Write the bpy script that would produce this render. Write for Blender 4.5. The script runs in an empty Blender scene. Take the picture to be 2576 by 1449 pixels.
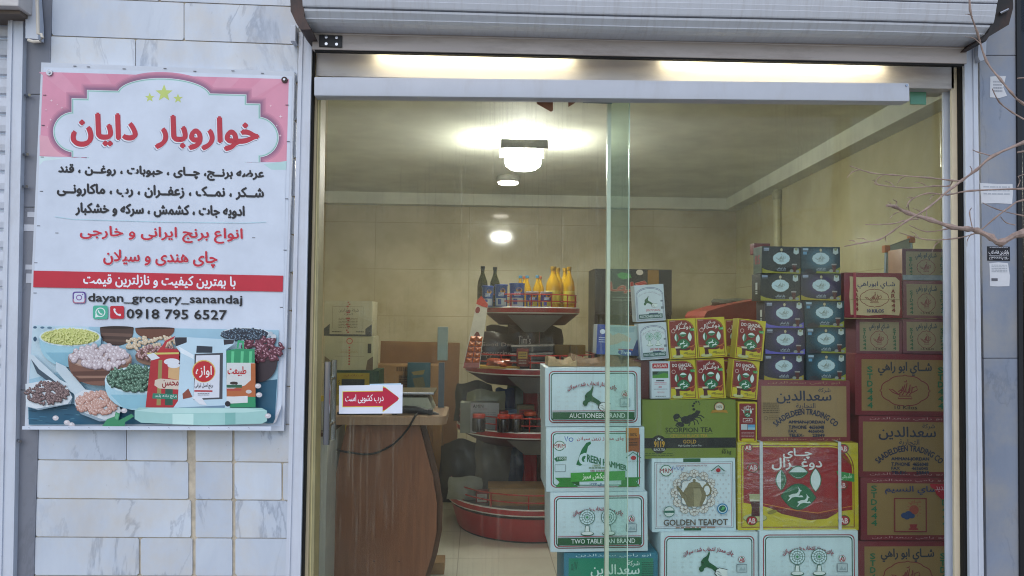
import bpy, bmesh, math, random
from mathutils import Vector, Matrix
random.seed(7)
SC = bpy.context.scene
COL = SC.collection

# ------------------------------------------------------------ camera
F_PX, CXP, CYP = 1861.0, 1288.0, 724.5          # focal length and centre in pixels of a 2576 x 1449 view
CAM = Vector((0.0, -3.07, 1.55))
YAW, PITCH, ROLL = math.radians(2.58), math.radians(2.25), math.radians(0.61)
_fw = Vector((math.sin(YAW)*math.cos(PITCH), math.cos(YAW)*math.cos(PITCH), math.sin(PITCH)))
_ri0 = Vector((math.cos(YAW), -math.sin(YAW), 0)); _up0 = _ri0.cross(_fw)
_ri = math.cos(ROLL)*_ri0 + math.sin(ROLL)*_up0
_up = -math.sin(ROLL)*_ri0 + math.cos(ROLL)*_up0
cam = bpy.data.cameras.new('camera'); camo = bpy.data.objects.new('camera', cam); COL.objects.link(camo)
camo.matrix_world = Matrix(((_ri.x, _up.x, -_fw.x, CAM.x), (_ri.y, _up.y, -_fw.y, CAM.y), (_ri.z, _up.z, -_fw.z, CAM.z), (0, 0, 0, 1)))
cam.sensor_width = 36; cam.lens = F_PX/2576*36; cam.clip_start = 0.05; cam.clip_end = 500
SC.camera = camo

# ------------------------------------------------------------ sky, sun, exposure
SUN_EL, SUN_ROT = math.radians(48), math.radians(196)
w = bpy.data.worlds.new("World"); SC.world = w; w.use_nodes = True
nt = w.node_tree; nt.nodes.clear()
sky = nt.nodes.new('ShaderNodeTexSky'); sky.sky_type = 'NISHITA'; sky.sun_disc = False
sky.sun_elevation = SUN_EL; sky.sun_rotation = SUN_ROT; sky.air_density = 1.0; sky.dust_density = 1.0
bg = nt.nodes.new('ShaderNodeBackground'); bg.inputs[1].default_value = 0.15
out = nt.nodes.new('ShaderNodeOutputWorld')
nt.links.new(sky.outputs[0], bg.inputs[0]); nt.links.new(bg.outputs[0], out.inputs[0])
sl = bpy.data.lights.new('sun', 'SUN'); sl.energy = 0.85; sl.angle = math.radians(60); sl.color = (1, .99, .98)
so = bpy.data.objects.new('sun', sl); COL.objects.link(so)
_sd = Vector((math.sin(SUN_ROT)*math.cos(SUN_EL), math.cos(SUN_ROT)*math.cos(SUN_EL), math.sin(SUN_EL)))
so.rotation_euler = _sd.to_track_quat('Z', 'Y').to_euler(); so.location = (0, -6, 6)
SC.view_settings.view_transform = 'Standard'; SC.view_settings.look = 'None'
SC.view_settings.exposure = 0.33; SC.view_settings.gamma = 1.0
SC.cycles.use_denoising = True; SC.cycles.filter_width = 1.1; SC.cycles.transparent_max_bounces = 24; SC.cycles.max_bounces = 10
SC.cycles.sample_clamp_indirect = 6

# ------------------------------------------------------------ helpers
def ray(px, py):
    return _ri*(px-CXP) + _up*(CYP-py) + _fw*F_PX
def P(px, py, Y):
    """point of the plane y = Y seen at (px, py) of the measured view"""
    d = ray(px, py); return CAM + d*((Y-CAM.y)/d.y)
def PZ(px, py, z):
    d = ray(px, py); return CAM + d*((z-CAM.z)/d.z)
def lin(h):
    o = []
    for k in (0, 2, 4):
        c = int(h[k:k+2], 16)/255
        o.append(c/12.92 if c <= .04045 else ((c+.055)/1.055)**2.4)
    return tuple(o)+(1,)
MATS = {}
def newmat(n):
    m = bpy.data.materials.new(n); m.use_nodes = True
    t = m.node_tree; return m, t, t.nodes['Principled BSDF']
def N(t, ty, **k):
    n = t.nodes.new(ty)
    for a, b in k.items():
        if hasattr(n, a): setattr(n, a, b)
        else: n.inputs[a.replace('_', ' ')].default_value = b
    return n
def coords(t, scale=(1, 1, 1), rot=(0, 0, 0)):
    c = N(t, 'ShaderNodeTexCoord'); mp = N(t, 'ShaderNodeMapping')
    mp.inputs['Scale'].default_value = scale; mp.inputs['Rotation'].default_value = rot
    t.links.new(c.outputs['Object'], mp.inputs['Vector']); return mp.outputs[0]
def ramp(t, fac, stops):
    r = N(t, 'ShaderNodeValToRGB'); e = r.color_ramp.elements
    while len(e) < len(stops): e.new(.5)
    for i, (p, c) in enumerate(stops):
        e[i].position = p; e[i].color = c if len(c) == 4 else tuple(c)+(1,)
    t.links.new(fac, r.inputs[0]); return r.outputs[0]
def mixc(t, fac, a, b, mode='MIX'):
    m = N(t, 'ShaderNodeMix', data_type='RGBA', blend_type=mode)
    for s, v in ((0, fac), (6, a), (7, b)):
        if isinstance(v, (int, float)): m.inputs[s].default_value = v
        elif isinstance(v, tuple): m.inputs[s].default_value = v
        else: t.links.new(v, m.inputs[s])
    return m.outputs[2]
def mat(hexc, rough=.5, metal=0, var=.12, scale=9, stretch=(1, 1, 1), dirt=None, dirtamt=.5, bump=0, coat=0, name=None):
    """plain paint / card / plastic with a procedural unevenness"""
    key = (hexc, rough, metal, var, scale, stretch, dirt, dirtamt, bump, coat)
    if key in MATS: return MATS[key]
    m, t, b = newmat(name or 'surface')
    b.inputs['Roughness'].default_value = rough; b.inputs['Metallic'].default_value = metal
    b.inputs['Coat Weight'].default_value = coat
    v = coords(t, stretch); n = N(t, 'ShaderNodeTexNoise', Scale=scale, Detail=5.0, Roughness=.6)
    t.links.new(v, n.inputs['Vector'])
    c = lin(hexc)
    lo = tuple(max(0, x*(1-var)) for x in c[:3]); hi = tuple(min(1, x*(1+var)) for x in c[:3])
    colr = ramp(t, n.outputs[0], [(.3, lo), (.7, hi)])
    if dirt:
        n2 = N(t, 'ShaderNodeTexNoise', Scale=scale*.6, Detail=8.0, Roughness=.7)
        v2 = coords(t, (stretch[0]*2.2, stretch[1], stretch[2]*.7)); t.links.new(v2, n2.inputs['Vector'])
        f = ramp(t, n2.outputs[0], [(.5, (0, 0, 0)), (.75, (dirtamt,)*3)])
        colr = mixc(t, f, colr, lin(dirt))
    t.links.new(colr, b.inputs['Base Color'])
    if bump:
        bn = N(t, 'ShaderNodeBump', Strength=bump, Distance=.01); t.links.new(n.outputs[0], bn.inputs['Height'])
        t.links.new(bn.outputs[0], b.inputs['Normal'])
    MATS[key] = m; return m
def ink(hexc, gloss=.42):
    return mat(hexc, gloss, var=.08, scale=6)
def emit(hexc, s, name):
    m, t, b = newmat(name); b.inputs['Base Color'].default_value = lin(hexc)
    b.inputs['Emission Color'].default_value = lin(hexc); b.inputs['Emission Strength'].default_value = s
    return m

class MB:
    """collects shapes (world or local coordinates) and links them as ONE mesh object"""
    def __init__(s): s.v = []; s.f = []; s.m = []; s.mats = []; s.slab = []
    def mi(s, m):
        if m not in s.mats: s.mats.append(m)
        return s.mats.index(m)
    def add(s, vs, fs, m, tag=None):
        o = len(s.v); s.v += [tuple(x) for x in vs]; i = s.mi(m)
        for f in fs: s.f.append([o+k for k in f]); s.m.append(i); s.slab.append(tag or (0, 0, 0))
        return s
    def box(s, a, b, m, bev=0, tag=None, rot=None):
        """axis box from corner a to corner b, chamfered by bev; rot = (matrix, pivot)"""
        a = Vector(a); b = Vector(b); lo = Vector(map(min, a, b)); hi = Vector(map(max, a, b))
        bm = bmesh.new(); bmesh.ops.create_cube(bm, size=1)
        for v in bm.verts: v.co = Vector(((lo[k]+hi[k])/2 + v.co[k]*(hi[k]-lo[k]) for k in range(3)))
        if bev: bmesh.ops.bevel(bm, geom=bm.edges[:], offset=bev, segments=2, affect='EDGES', profile=.6)
        bm.verts.index_update()
        vs = [v.co.copy() for v in bm.verts]
        if rot: vs = [rot[0] @ (v-rot[1]) + rot[1] for v in vs]
        s.add(vs, [[v.index for v in f.verts] for f in bm.faces], m, tag); bm.free(); return s
    def bar(s, p, q, up, th, m, bev=0):
        """bar whose front face runs from p to q (top-left, top-right); up = height going down, th = depth into +y"""
        p = Vector(p); q = Vector(q); d = (q-p); L = d.length; x = d.normalized()
        z = Vector((0, 0, 1)); z = (z - x*z.dot(x)).normalized(); y = z.cross(x)
        t = MB(); t.box((0, 0, -up), (L, th, 0), m, bev)
        return s.add([p + x*a + y*b + z*c for a, b, c in t.v], t.f, m)
    def prism(s, pts, m, d):
        """polygon pts pushed along vector d"""
        pts = [Vector(p) for p in pts]; n = len(pts); d = Vector(d)
        fs = [list(range(n)), list(range(2*n-1, n-1, -1))] + [[i, n+i, n+(i+1) % n, (i+1) % n] for i in range(n)]
        return s.add(pts + [p+d for p in pts], fs, m)
    def tube(s, pts, r, m, n=10, cap=True):
        pts = [Vector(p) for p in pts]; R = r if isinstance(r, (list, tuple)) else [r]*len(pts)
        vs, fs = [], []
        for i, p in enumerate(pts):
            d = (pts[min(i+1, len(pts)-1)] - pts[max(i-1, 0)]).normalized()
            a = d.cross(Vector((0, 0, 1)) if abs(d.z) < .9 else Vector((1, 0, 0))).normalized(); b = d.cross(a)
            for k in range(n):
                t = 2*math.pi*k/n; vs.append(p + (a*math.cos(t) + b*math.sin(t))*R[i])
        for i in range(len(pts)-1):
            for k in range(n):
                fs.append([i*n+k, i*n+(k+1) % n, (i+1)*n+(k+1) % n, (i+1)*n+k])
        if cap: fs += [list(range(n-1, -1, -1)), [(len(pts)-1)*n+k for k in range(n)]]
        return s.add(vs, fs, m)
    def lathe(s, prof, c, m, n=28, sx=1, sy=1, mats=None):
        """prof = [(radius, z)...] turned about the vertical through c"""
        c = Vector(c); vs, fs = [], []
        for r, z in prof:
            for k in range(n):
                t = 2*math.pi*k/n; vs.append(c + Vector((r*sx*math.cos(t), r*sy*math.sin(t), z)))
        o = len(s.v); s.v += [tuple(v) for v in vs]
        for i in range(len(prof)-1):
            mm = s.mi(mats[i] if mats else m)
            for k in range(n):
                s.f.append([o+i*n+k, o+i*n+(k+1) % n, o+(i+1)*n+(k+1) % n, o+(i+1)*n+k]); s.m.append(mm); s.slab.append((0, 0, 0))
        for i, rev in ((0, True), (len(prof)-1, False)):
            if prof[i][0] > 1e-4:
                f = [o+i*n+k for k in range(n)]
                s.f.append(f[::-1] if rev else f); s.m.append(s.mi(mats[min(i, len(mats)-1)] if mats else m)); s.slab.append((0, 0, 0))
        return s
    def build(s, name, parent=None, smooth=False, label=None, cat=None, group=None, kind=None, loc=None):
        me = bpy.data.meshes.new(name)
        top = parent
        while top is not None and top.get('_o') is None: top = top.parent
        off = Vector(loc) if loc is not None else (Vector(top['_o']) if top is not None else Vector())
        me.from_pydata([tuple(Vector(v)-off) for v in s.v], [], s.f)
        for m in s.mats: me.materials.append(m)
        me.polygons.foreach_set('material_index', s.m)
        if smooth:
            me.polygons.foreach_set('use_smooth', [True]*len(s.f))
            try: me.set_sharp_from_angle(angle=math.radians(40))
            except Exception: pass
        if any(t != (0, 0, 0) for t in s.slab):
            at = me.attributes.new('slab', 'FLOAT_VECTOR', 'FACE')
            at.data.foreach_set('vector', [c for t in s.slab for c in t])
        me.update()
        o = bpy.data.objects.new(name, me); COL.objects.link(o)
        if parent is not None: o.parent = parent
        elif loc is not None: o.location = loc
        tag(o, label, cat, group, kind); return o
def tag(o, label=None, cat=None, group=None, kind=None):
    if label: o['label'] = label
    if cat: o['category'] = cat
    if group: o['group'] = group
    if kind: o['kind'] = kind
    return o
def thing(name, label, cat, loc=(0, 0, 0), group=None, world=True):
    """Empty at the thing's base; with world=True its parts are given in world coordinates"""
    o = bpy.data.objects.new(name, None); COL.objects.link(o); o.location = loc; o.empty_display_size = .05
    if world: o['_o'] = tuple(loc)
    return tag(o, label, cat, group)
def copy_thing(r, loc, rot=None, label=None):
    c = r.copy(); COL.objects.link(c); c.location = loc
    if rot is not None: c.rotation_euler = rot
    if label: c['label'] = label
    for ch in list(r.children):
        d = ch.copy(); COL.objects.link(d); d.parent = c
        for g in list(ch.children):
            e = g.copy(); COL.objects.link(e); e.parent = d
    return c

# ---- writing: Arabic letters joined by their presentation forms
_AR = {'ء': (0xFE80, 1), 'آ': (0xFE81, 2), 'أ': (0xFE83, 2), 'ؤ': (0xFE85, 2), 'إ': (0xFE87, 2), 'ئ': (0xFE89, 4), 'ا': (0xFE8D, 2), 'ة': (0xFE93, 2),
       'د': (0xFEA9, 2), 'ذ': (0xFEAB, 2), 'ر': (0xFEAD, 2), 'ز': (0xFEAF, 2), 'و': (0xFEED, 2), 'ى': (0xFEEF, 2), 'ژ': (0xFB8A, 2),
       'پ': (0xFB56, 4), 'چ': (0xFB7A, 4), 'ک': (0xFB8E, 4), 'گ': (0xFB92, 4), 'ی': (0xFBFC, 4), 'ب': (0xFE8F, 4)}
for _i, _c in enumerate('تثجحخ'): _AR[_c] = (0xFE95+4*_i, 4)
for _i, _c in enumerate('سشصضطظعغفقكلمنه'): _AR[_c] = (0xFEB1+4*_i, 4)
_AR['ي'] = (0xFEF1, 4)
def ar(s):
    s = s.replace('لا', '\u0001'); o = []
    def joins_next(c): return c == 'ـ' or (c in _AR and _AR[c][1] == 4)
    def joins_prev(c): return c in 'ـ\u0001' or (c in _AR and _AR[c][1] >= 2)
    for i, c in enumerate(s):
        p = i > 0 and joins_next(s[i-1]) and joins_prev(c)
        if c == '\u0001': o.append(chr(0xFEFC if p else 0xFEFB)); continue
        if c not in _AR: o.append(c); continue
        n = joins_next(c) and i+1 < len(s) and joins_prev(s[i+1])
        o.append(chr(_AR[c][0] + (3 if p and n else 2 if n else 1 if p else 0)))
    return ''.join(reversed(o))
GL = {}
def glyphs(s, bold):
    """flat letters of s as (verts in 0..1, faces, aspect, depth step per vertex)"""
    key = s
    if key in GL: return GL[key]
    body = ar(s) if any('\u0600' <= c <= '\u06ff' for c in s) else s
    c = bpy.data.curves.new('writing', 'FONT'); c.body = body; c.size = 1; c.resolution_u = 2
    o = bpy.data.objects.new('writing', c); COL.objects.link(o)
    dg = bpy.context.evaluated_depsgraph_get(); dg.update()
    me = bpy.data.meshes.new_from_object(o.evaluated_get(dg))
    vs = [v.co.copy() for v in me.vertices]; fs = [list(p.vertices) for p in me.polygons]
    bpy.data.objects.remove(o); bpy.data.curves.remove(c); bpy.data.meshes.remove(me)
    x0 = min(v.x for v in vs); x1 = max(v.x for v in vs); y0 = min(v.y for v in vs); y1 = max(v.y for v in vs)
    par = list(range(len(vs)))
    def find(a):
        while par[a] != a: par[a] = par[par[a]]; a = par[a]
        return a
    for f in fs:
        for k in f[1:]: par[find(k)] = find(f[0])
    bb = {}
    for k, v in enumerate(vs):
        q = bb.setdefault(find(k), [9e9, 9e9, -9e9, -9e9]); q[0] = min(q[0], v.x); q[1] = min(q[1], v.y); q[2] = max(q[2], v.x); q[3] = max(q[3], v.y)
    colr = {}; done = []
    for r, q in bb.items():                              # joined letters overlap: give touching pieces different depths
        used = {colr[d] for d in done if bb[d][0] <= q[2] and q[0] <= bb[d][2] and bb[d][1] <= q[3] and q[1] <= bb[d][3]}
        colr[r] = next(i for i in range(99) if i not in used); done.append(r)
    st = [min(colr[find(k)], 3) for k in range(len(vs))]
    GL[key] = ([((v.x-x0)/(x1-x0), (v.y-y0)/(y1-y0)) for v in vs], fs, (x1-x0)/(y1-y0), st)
    return GL[key]

class Print:
    """printed matter: flat inked shapes in art units (v downwards), a hair above the surface"""
    def __init__(s, mp): s.mp = mp; s.b = MB(); s.k = 1.0
    def face(s, pts, c, gloss=.42, dk=1.0):
        s.k += dk
        s.b.add([s.mp(u, v, s.k) for u, v in pts], [list(range(len(pts)))], ink(c, gloss) if isinstance(c, str) else c); return s
    def rect(s, x0, y0, x1, y1, c): return s.face([(x0, y0), (x0, y1), (x1, y1), (x1, y0)], c)
    def rr(s, x0, y0, x1, y1, r, c, n=5):
        p = []
        for cx, cy, a in ((x1-r, y0+r, -90), (x1-r, y1-r, 0), (x0+r, y1-r, 90), (x0+r, y0+r, 180)):
            for k in range(n+1):
                t = math.radians(a+90*k/n); p.append((cx+r*math.cos(t), cy+r*math.sin(t)))
        return s.face(p, c)
    def ell(s, cx, cy, rx, ry, c, n=20, rot=0, dk=1.0):
        ca, sa = math.cos(rot), math.sin(rot)
        return s.face([(cx+rx*math.cos(2*math.pi*k/n)*ca-ry*math.sin(2*math.pi*k/n)*sa, cy+rx*math.cos(2*math.pi*k/n)*sa+ry*math.sin(2*math.pi*k/n)*ca) for k in range(n)], c, dk=dk)
    def ring(s, cx, cy, rx, ry, wd, c, inner, n=24):
        s.ell(cx, cy, rx, ry, c, n); return s.ell(cx, cy, rx-wd, ry-wd, inner, n)
    def poly(s, pts, c): return s.face(pts, c)
    def line(s, pts, wd, c, closed=False):
        n = len(pts); L = []; R = []
        for i, (x, y) in enumerate(pts):
            a = pts[(i-1) % n] if (closed or i > 0) else pts[i]; b = pts[(i+1) % n] if (closed or i < n-1) else pts[i]
            dx, dy = b[0]-a[0], b[1]-a[1]; l = math.hypot(dx, dy) or 1
            L.append((x-dy/l*wd/2, y+dx/l*wd/2)); R.append((x+dy/l*wd/2, y-dx/l*wd/2))
        s.k += 1; vs = [s.mp(u, v, s.k) for u, v in L+R]
        s.b.add(vs, [[i, (i+1) % n, n+(i+1) % n, n+i] for i in range(n if closed else n-1)], ink(c)); return s
    def star(s, cx, cy, r, c, inner=.42, n=5):
        return s.face([(cx+(r if k % 2 == 0 else r*inner)*math.sin(math.pi*k/n), cy-(r if k % 2 == 0 else r*inner)*math.cos(math.pi*k/n)) for k in range(2*n)], c)
    def txt(s, t, x0, y0, x1, y1, c, bold=.0, warp=None, fit=True, dx=0, dy=0, hgt=None, fatmax=9):
        g, fs, asp, st = glyphs(t, bold); s.k += 1
        hh = hgt or (y1-y0); fat = min(bold*hh*.85, fatmax) if bold else 0
        if not fit: wd = (y1-y0)*asp; xm = (x0+x1)/2; x0, x1 = xm-wd/2, xm+wd/2
        for ox, oy in (((-fat, 0), (fat, 0), (0, -fat), (0, fat)) if fat else ((0, 0),)):
            pts = [warp(u, v) if warp else (x0+u*(x1-x0), y1-v*(y1-y0)) for u, v in g]; vs = []; ff = []
            for i, f in enumerate(fs):                   # letter strokes cross: keep crossing facets apart in depth
                ff.append(list(range(len(vs), len(vs)+len(f)))); vs += [s.mp(pts[q][0]+dx+ox, pts[q][1]+dy+oy, s.k+(i % 7)*.3+st[q]*.3) for q in f]
            s.k += 3; s.b.add(vs, ff, ink(c))
        s.k += .4; return s
    def arc(s, t, cx, cy, r, a0, a1, hgt, c, bold=0.02):
        """writing along an arc, angles in degrees from straight up, left negative"""
        def wp(u, v):
            a = math.radians(a0+(a1-a0)*u); rr = r+v*hgt
            return (cx+rr*math.sin(a), cy-rr*math.cos(a))
        return s.txt(t, 0, 0, 1, 1, c, bold, wp, hgt=hgt)
    def greek(s, x0, y0, x1, y1, rows, c, fill=.55, seed=1):
        """rows of print too small to read"""
        rn = random.Random(seed); h = (y1-y0)/rows
        for r in range(rows):
            x = x0
            while x < x1-1:
                l = rn.uniform(.06, .22)*(x1-x0); s.rect(x, y0+r*h, min(x+l, x1), y0+r*h+h*fill, c); x += l+.03*(x1-x0)
        return s
    def build(s, name, parent, **k): return s.b.build(name, parent, **k)
STEP = .00003
def front_map(wd, ht, aw, ah, y=-.0006):
    return lambda u, v, k: Vector((-wd/2+u/aw*wd, y-STEP*k, ht-v/ah*ht))
def side_map(wd, ht, dp, aw, ah):
    return lambda u, v, k: Vector((-wd/2-.0006-STEP*k, dp-u/aw*dp, ht-v/ah*ht))

# ------------------------------------------------------------ surfaces of the place
WHITE = mat('c9ced8', .42, var=.05, scale=5, dirt='8d7f70', dirtamt=.35, name='white_painted_metal')
WHITE_SHADE = mat('c9c4c2', .5, var=.06, scale=6, stretch=(.2, 1, 3), dirt='7a6a5c', dirtamt=.5, name='worn_white_metal')
BLACK = mat('17161a', .5, name='black_metal'); RUBBER = mat('121110', .8, name='rubber')
CREAM = mat('cdbb97', .5, var=.08, scale=7, dirt='8a7350', dirtamt=.4, name='cream_jamb')
STEEL = mat('a9a9ab', .16, metal=1, var=.03, name='brushed_steel')
def marble(name, base, vein, warm, veinamt, warmamt, rough=.35):
    m, t, b = newmat(name); b.inputs['Roughness'].default_value = rough
    c = N(t, 'ShaderNodeTexCoord'); a = N(t, 'ShaderNodeAttribute', attribute_name='slab')
    ad = N(t, 'ShaderNodeVectorMath', operation='ADD'); t.links.new(c.outputs['Object'], ad.inputs[0]); t.links.new(a.outputs['Vector'], ad.inputs[1])
    mp = N(t, 'ShaderNodeMapping'); mp.inputs['Rotation'].default_value = (.3, .9, .2); t.links.new(ad.outputs[0], mp.inputs[0])
    mp.inputs['Scale'].default_value = (1.0, 1.0, .4)
    n1 = N(t, 'ShaderNodeTexNoise', Scale=2.0, Detail=8.0, Roughness=.66, Distortion=.5); t.links.new(mp.outputs[0], n1.inputs['Vector'])
    cloud = ramp(t, n1.outputs[0], [(.36, (0, 0, 0)), (.74, (veinamt,)*3)])
    col = mixc(t, cloud, base, vein)
    n2 = N(t, 'ShaderNodeTexNoise', Scale=2.6, Detail=10.0, Roughness=.6, Distortion=.5); t.links.new(mp.outputs[0], n2.inputs['Vector'])
    v1 = ramp(t, n2.outputs[0], [(.482, (0, 0, 0)), (.5, (veinamt,)*3), (.512, (0, 0, 0))])
    n4 = N(t, 'ShaderNodeTexNoise', Scale=1.8, Detail=3.0); t.links.new(mp.outputs[0], n4.inputs['Vector'])
    msk = ramp(t, n4.outputs[0], [(.42, (0, 0, 0)), (.62, (1, 1, 1))])
    vm = N(t, 'ShaderNodeMath', operation='MULTIPLY'); t.links.new(v1, vm.inputs[0]); t.links.new(msk, vm.inputs[1])
    col = mixc(t, vm.outputs[0], col, tuple(x*.72 for x in vein[:3])+(1,))
    n3 = N(t, 'ShaderNodeTexNoise', Scale=4.0, Detail=8.0, Roughness=.65); t.links.new(ad.outputs[0], n3.inputs['Vector'])
    wf = ramp(t, n3.outputs[0], [(.44, (0, 0, 0)), (.74, (warmamt,)*3)])
    col = mixc(t, wf, col, warm)
    n5 = N(t, 'ShaderNodeTexNoise', Scale=38.0, Detail=3.0); t.links.new(ad.outputs[0], n5.inputs['Vector'])
    sp = ramp(t, n5.outputs[0], [(.72, (0, 0, 0)), (.8, (.35, .35, .35))]); col = mixc(t, sp, col, lin('7d7670'))
    t.links.new(col, b.inputs['Base Color']); return m
MARBLE = marble('white_marble', lin('cdd4dd'), lin('8f9bb0'), lin('cdbfa8'), .55, .55)
GREYM = marble('grey_marble', lin('7d808a'), lin('5a5f6b'), lin('747274'), .35, .5, .5)
GREYM2 = marble('pale_grey_marble', lin('8b93a3'), lin('5f6979'), lin('a59e92'), .6, .7, .5)
MORTAR = mat('bdb19d', .9, var=.25, scale=22, bump=.4, name='mortar')
def tiles(name, c1, c2, line, sx, sy, rough, axis):
    m, t, b = newmat(name); b.inputs['Roughness'].default_value = rough
    c = N(t, 'ShaderNodeTexCoord'); mp = N(t, 'ShaderNodeMapping')
    mp.inputs['Rotation'].default_value = {'xz': (math.pi/2, 0, 0), 'yz': (math.pi/2, 0, math.pi/2), 'xy': (0, 0, 0)}[axis]
    mp.inputs['Location'].default_value = (.11, .05, .2)
    t.links.new(c.outputs['Object'], mp.inputs[0])
    br = N(t, 'ShaderNodeTexBrick', Scale=1.0); br.offset = 0; br.squash = 1
    br.inputs['Brick Width'].default_value = sx; br.inputs['Row Height'].default_value = sy
    br.inputs['Mortar Size'].default_value = .0035; br.inputs['Mortar Smooth'].default_value = .3
    n = N(t, 'ShaderNodeTexNoise', Scale=2.2, Detail=6.0, Roughness=.6); t.links.new(c.outputs['Object'], n.inputs['Vector'])
    col = ramp(t, n.outputs[0], [(.35, c1), (.68, c2)])
    t.links.new(mp.outputs[0], br.inputs['Vector'])
    col = mixc(t, br.outputs['Fac'], col, line)
    t.links.new(col, b.inputs['Base Color'])
    bn = N(t, 'ShaderNodeBump', Strength=.12, Distance=.003, invert=True); t.links.new(br.outputs['Fac'], bn.inputs['Height'])
    t.links.new(bn.outputs[0], b.inputs['Normal']); return m
T1, T2, TL = lin('b3a788'), lin('cdc3a7'), lin('ada184')
TILE_B = tiles('cream_wall_tile_back', T1, T2, TL, 1.0, .5, .09, 'xz')
TILE_S = tiles('cream_wall_tile_side', lin('b9b08c'), lin('cbc39f'), lin('aaa07c'), 1.0, .5, .12, 'yz')
FLOOR = tiles('pale_floor_tile', lin('c6c2b2'), lin('d9d5c7'), lin('a39d8c'), .6, .6, .3, 'xy')
CEIL = mat('dadbcb', .75, var=.13, scale=2.6, name='ceiling_plaster')
def glass(name, tint, dirt, refl):
    m, t, b = newmat(name); t.nodes.remove(b); o = t.nodes['Material Output']
    tr = N(t, 'ShaderNodeBsdfTransparent', Color=tint); gl = N(t, 'ShaderNodeBsdfGlossy', Roughness=.02)
    fr = N(t, 'ShaderNodeFresnel', IOR=1.45); mu = N(t, 'ShaderNodeMath', operation='MULTIPLY'); mu.inputs[1].default_value = refl
    t.links.new(fr.outputs[0], mu.inputs[0])
    mx = N(t, 'ShaderNodeMixShader'); t.links.new(mu.outputs[0], mx.inputs[0]); t.links.new(tr.outputs[0], mx.inputs[1]); t.links.new(gl.outputs[0], mx.inputs[2])
    # dried rain runs and wiped haze
    n = N(t, 'ShaderNodeTexNoise', Scale=1.0, Detail=6.0, Roughness=.65); t.links.new(coords(t, (75, 1, 2.2)), n.inputs['Vector'])
    run = ramp(t, n.outputs[0], [(.52, (0, 0, 0)), (.72, (1, 1, 1))])
    n2 = N(t, 'ShaderNodeTexNoise', Scale=1.6, Detail=4.0, Distortion=.8); t.links.new(coords(t, (1, 1, 1)), n2.inputs['Vector'])
    msk = ramp(t, n2.outputs[0], [(.42, (0, 0, 0)), (.66, (1, 1, 1))])
    a = N(t, 'ShaderNodeMath', operation='MULTIPLY'); t.links.new(run, a.inputs[0]); t.links.new(msk, a.inputs[1])
    a2 = N(t, 'ShaderNodeMath', operation='MULTIPLY_ADD'); t.links.new(a.outputs[0], a2.inputs[0]); a2.inputs[1].default_value = dirt; 
    n3 = N(t, 'ShaderNodeTexNoise', Scale=.9, Detail=3.0, Distortion=1.6); t.links.new(coords(t, (1, 1, .8)), n3.inputs['Vector'])
    hz = ramp(t, n3.outputs[0], [(.4, (.010,)*3), (.68, (.050,)*3)]); t.links.new(hz, a2.inputs[2])
    df = N(t, 'ShaderNodeBsdfDiffuse', Color=lin('c9c9bd')); tl = N(t, 'ShaderNodeBsdfTranslucent', Color=lin('d9d9cf'))
    ms = N(t, 'ShaderNodeMixShader'); ms.inputs[0].default_value = .6; t.links.new(df.outputs[0], ms.inputs[1]); t.links.new(tl.outputs[0], ms.inputs[2])
    fin = N(t, 'ShaderNodeMixShader'); t.links.new(a2.outputs[0], fin.inputs[0]); t.links.new(mx.outputs[0], fin.inputs[1]); t.links.new(ms.outputs[0], fin.inputs[2])
    t.links.new(fin.outputs[0], o.inputs[0]); return m
GLASS = glass('dirty_door_glass', (.965, .985, .968, 1), .15, .35)
GLASS2 = glass('fixed_glass', (.95, .985, .963, 1), .08, .35)
GLASS_EDGE = mat('a9c4b0', .3, name='glass_edge')
def wrapmat():
    m, t, b = newmat('clear_wrap'); t.nodes.remove(b); o = t.nodes['Material Output']
    tr = N(t, 'ShaderNodeBsdfTransparent'); gl = N(t, 'ShaderNodeBsdfGlossy', Roughness=.16)
    n = N(t, 'ShaderNodeTexNoise', Scale=5.0, Detail=4.0, Distortion=1.5); t.links.new(coords(t, (1, 1, 2.5), (0, .7, 0)), n.inputs['Vector'])
    bn = N(t, 'ShaderNodeBump', Strength=.8, Distance=.03); t.links.new(n.outputs[0], bn.inputs['Height']); t.links.new(bn.outputs[0], gl.inputs['Normal'])
    mx = N(t, 'ShaderNodeMixShader'); f = ramp(t, n.outputs[0], [(.4, (.05,)*3), (.7, (.18,)*3)])
    t.links.new(f, mx.inputs[0]); t.links.new(tr.outputs[0], mx.inputs[1]); t.links.new(gl.outputs[0], mx.inputs[2]); t.links.new(mx.outputs[0], o.inputs[0]); return m
WRAP = wrapmat()
def wood(name, c1, c2):
    m, t, b = newmat(name); b.inputs['Roughness'].default_value = .42
    n = N(t, 'ShaderNodeTexNoise', Scale=3.0, Detail=8.0, Roughness=.65, Distortion=.6); t.links.new(coords(t, (14, 3, .9)), n.inputs['Vector'])
    n2 = N(t, 'ShaderNodeTexNoise', Scale=1.5, Detail=2.0); t.links.new(coords(t), n2.inputs['Vector'])
    col = ramp(t, n.outputs[0], [(.32, lin(c1)), (.68, lin(c2))]); col = mixc(t, .35, col, ramp(t, n2.outputs[0], [(.3, lin(c1)), (.7, lin(c2))]))
    t.links.new(col, b.inputs['Base Color']); return m
WOOD = wood('brown_laminate', '6b412a', '8c5a3c'); WOOD2 = wood('light_laminate', '8d6f56', 'a98a6d')
CARD = mat('9c7b52', .8, var=.12, scale=6, stretch=(1, 1, 6), name='brown_cardboard')
RED = mat('9c1c20', .35, var=.12, scale=8, dirt='3b1512', dirtamt=.4, name='red_painted_metal')

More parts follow.
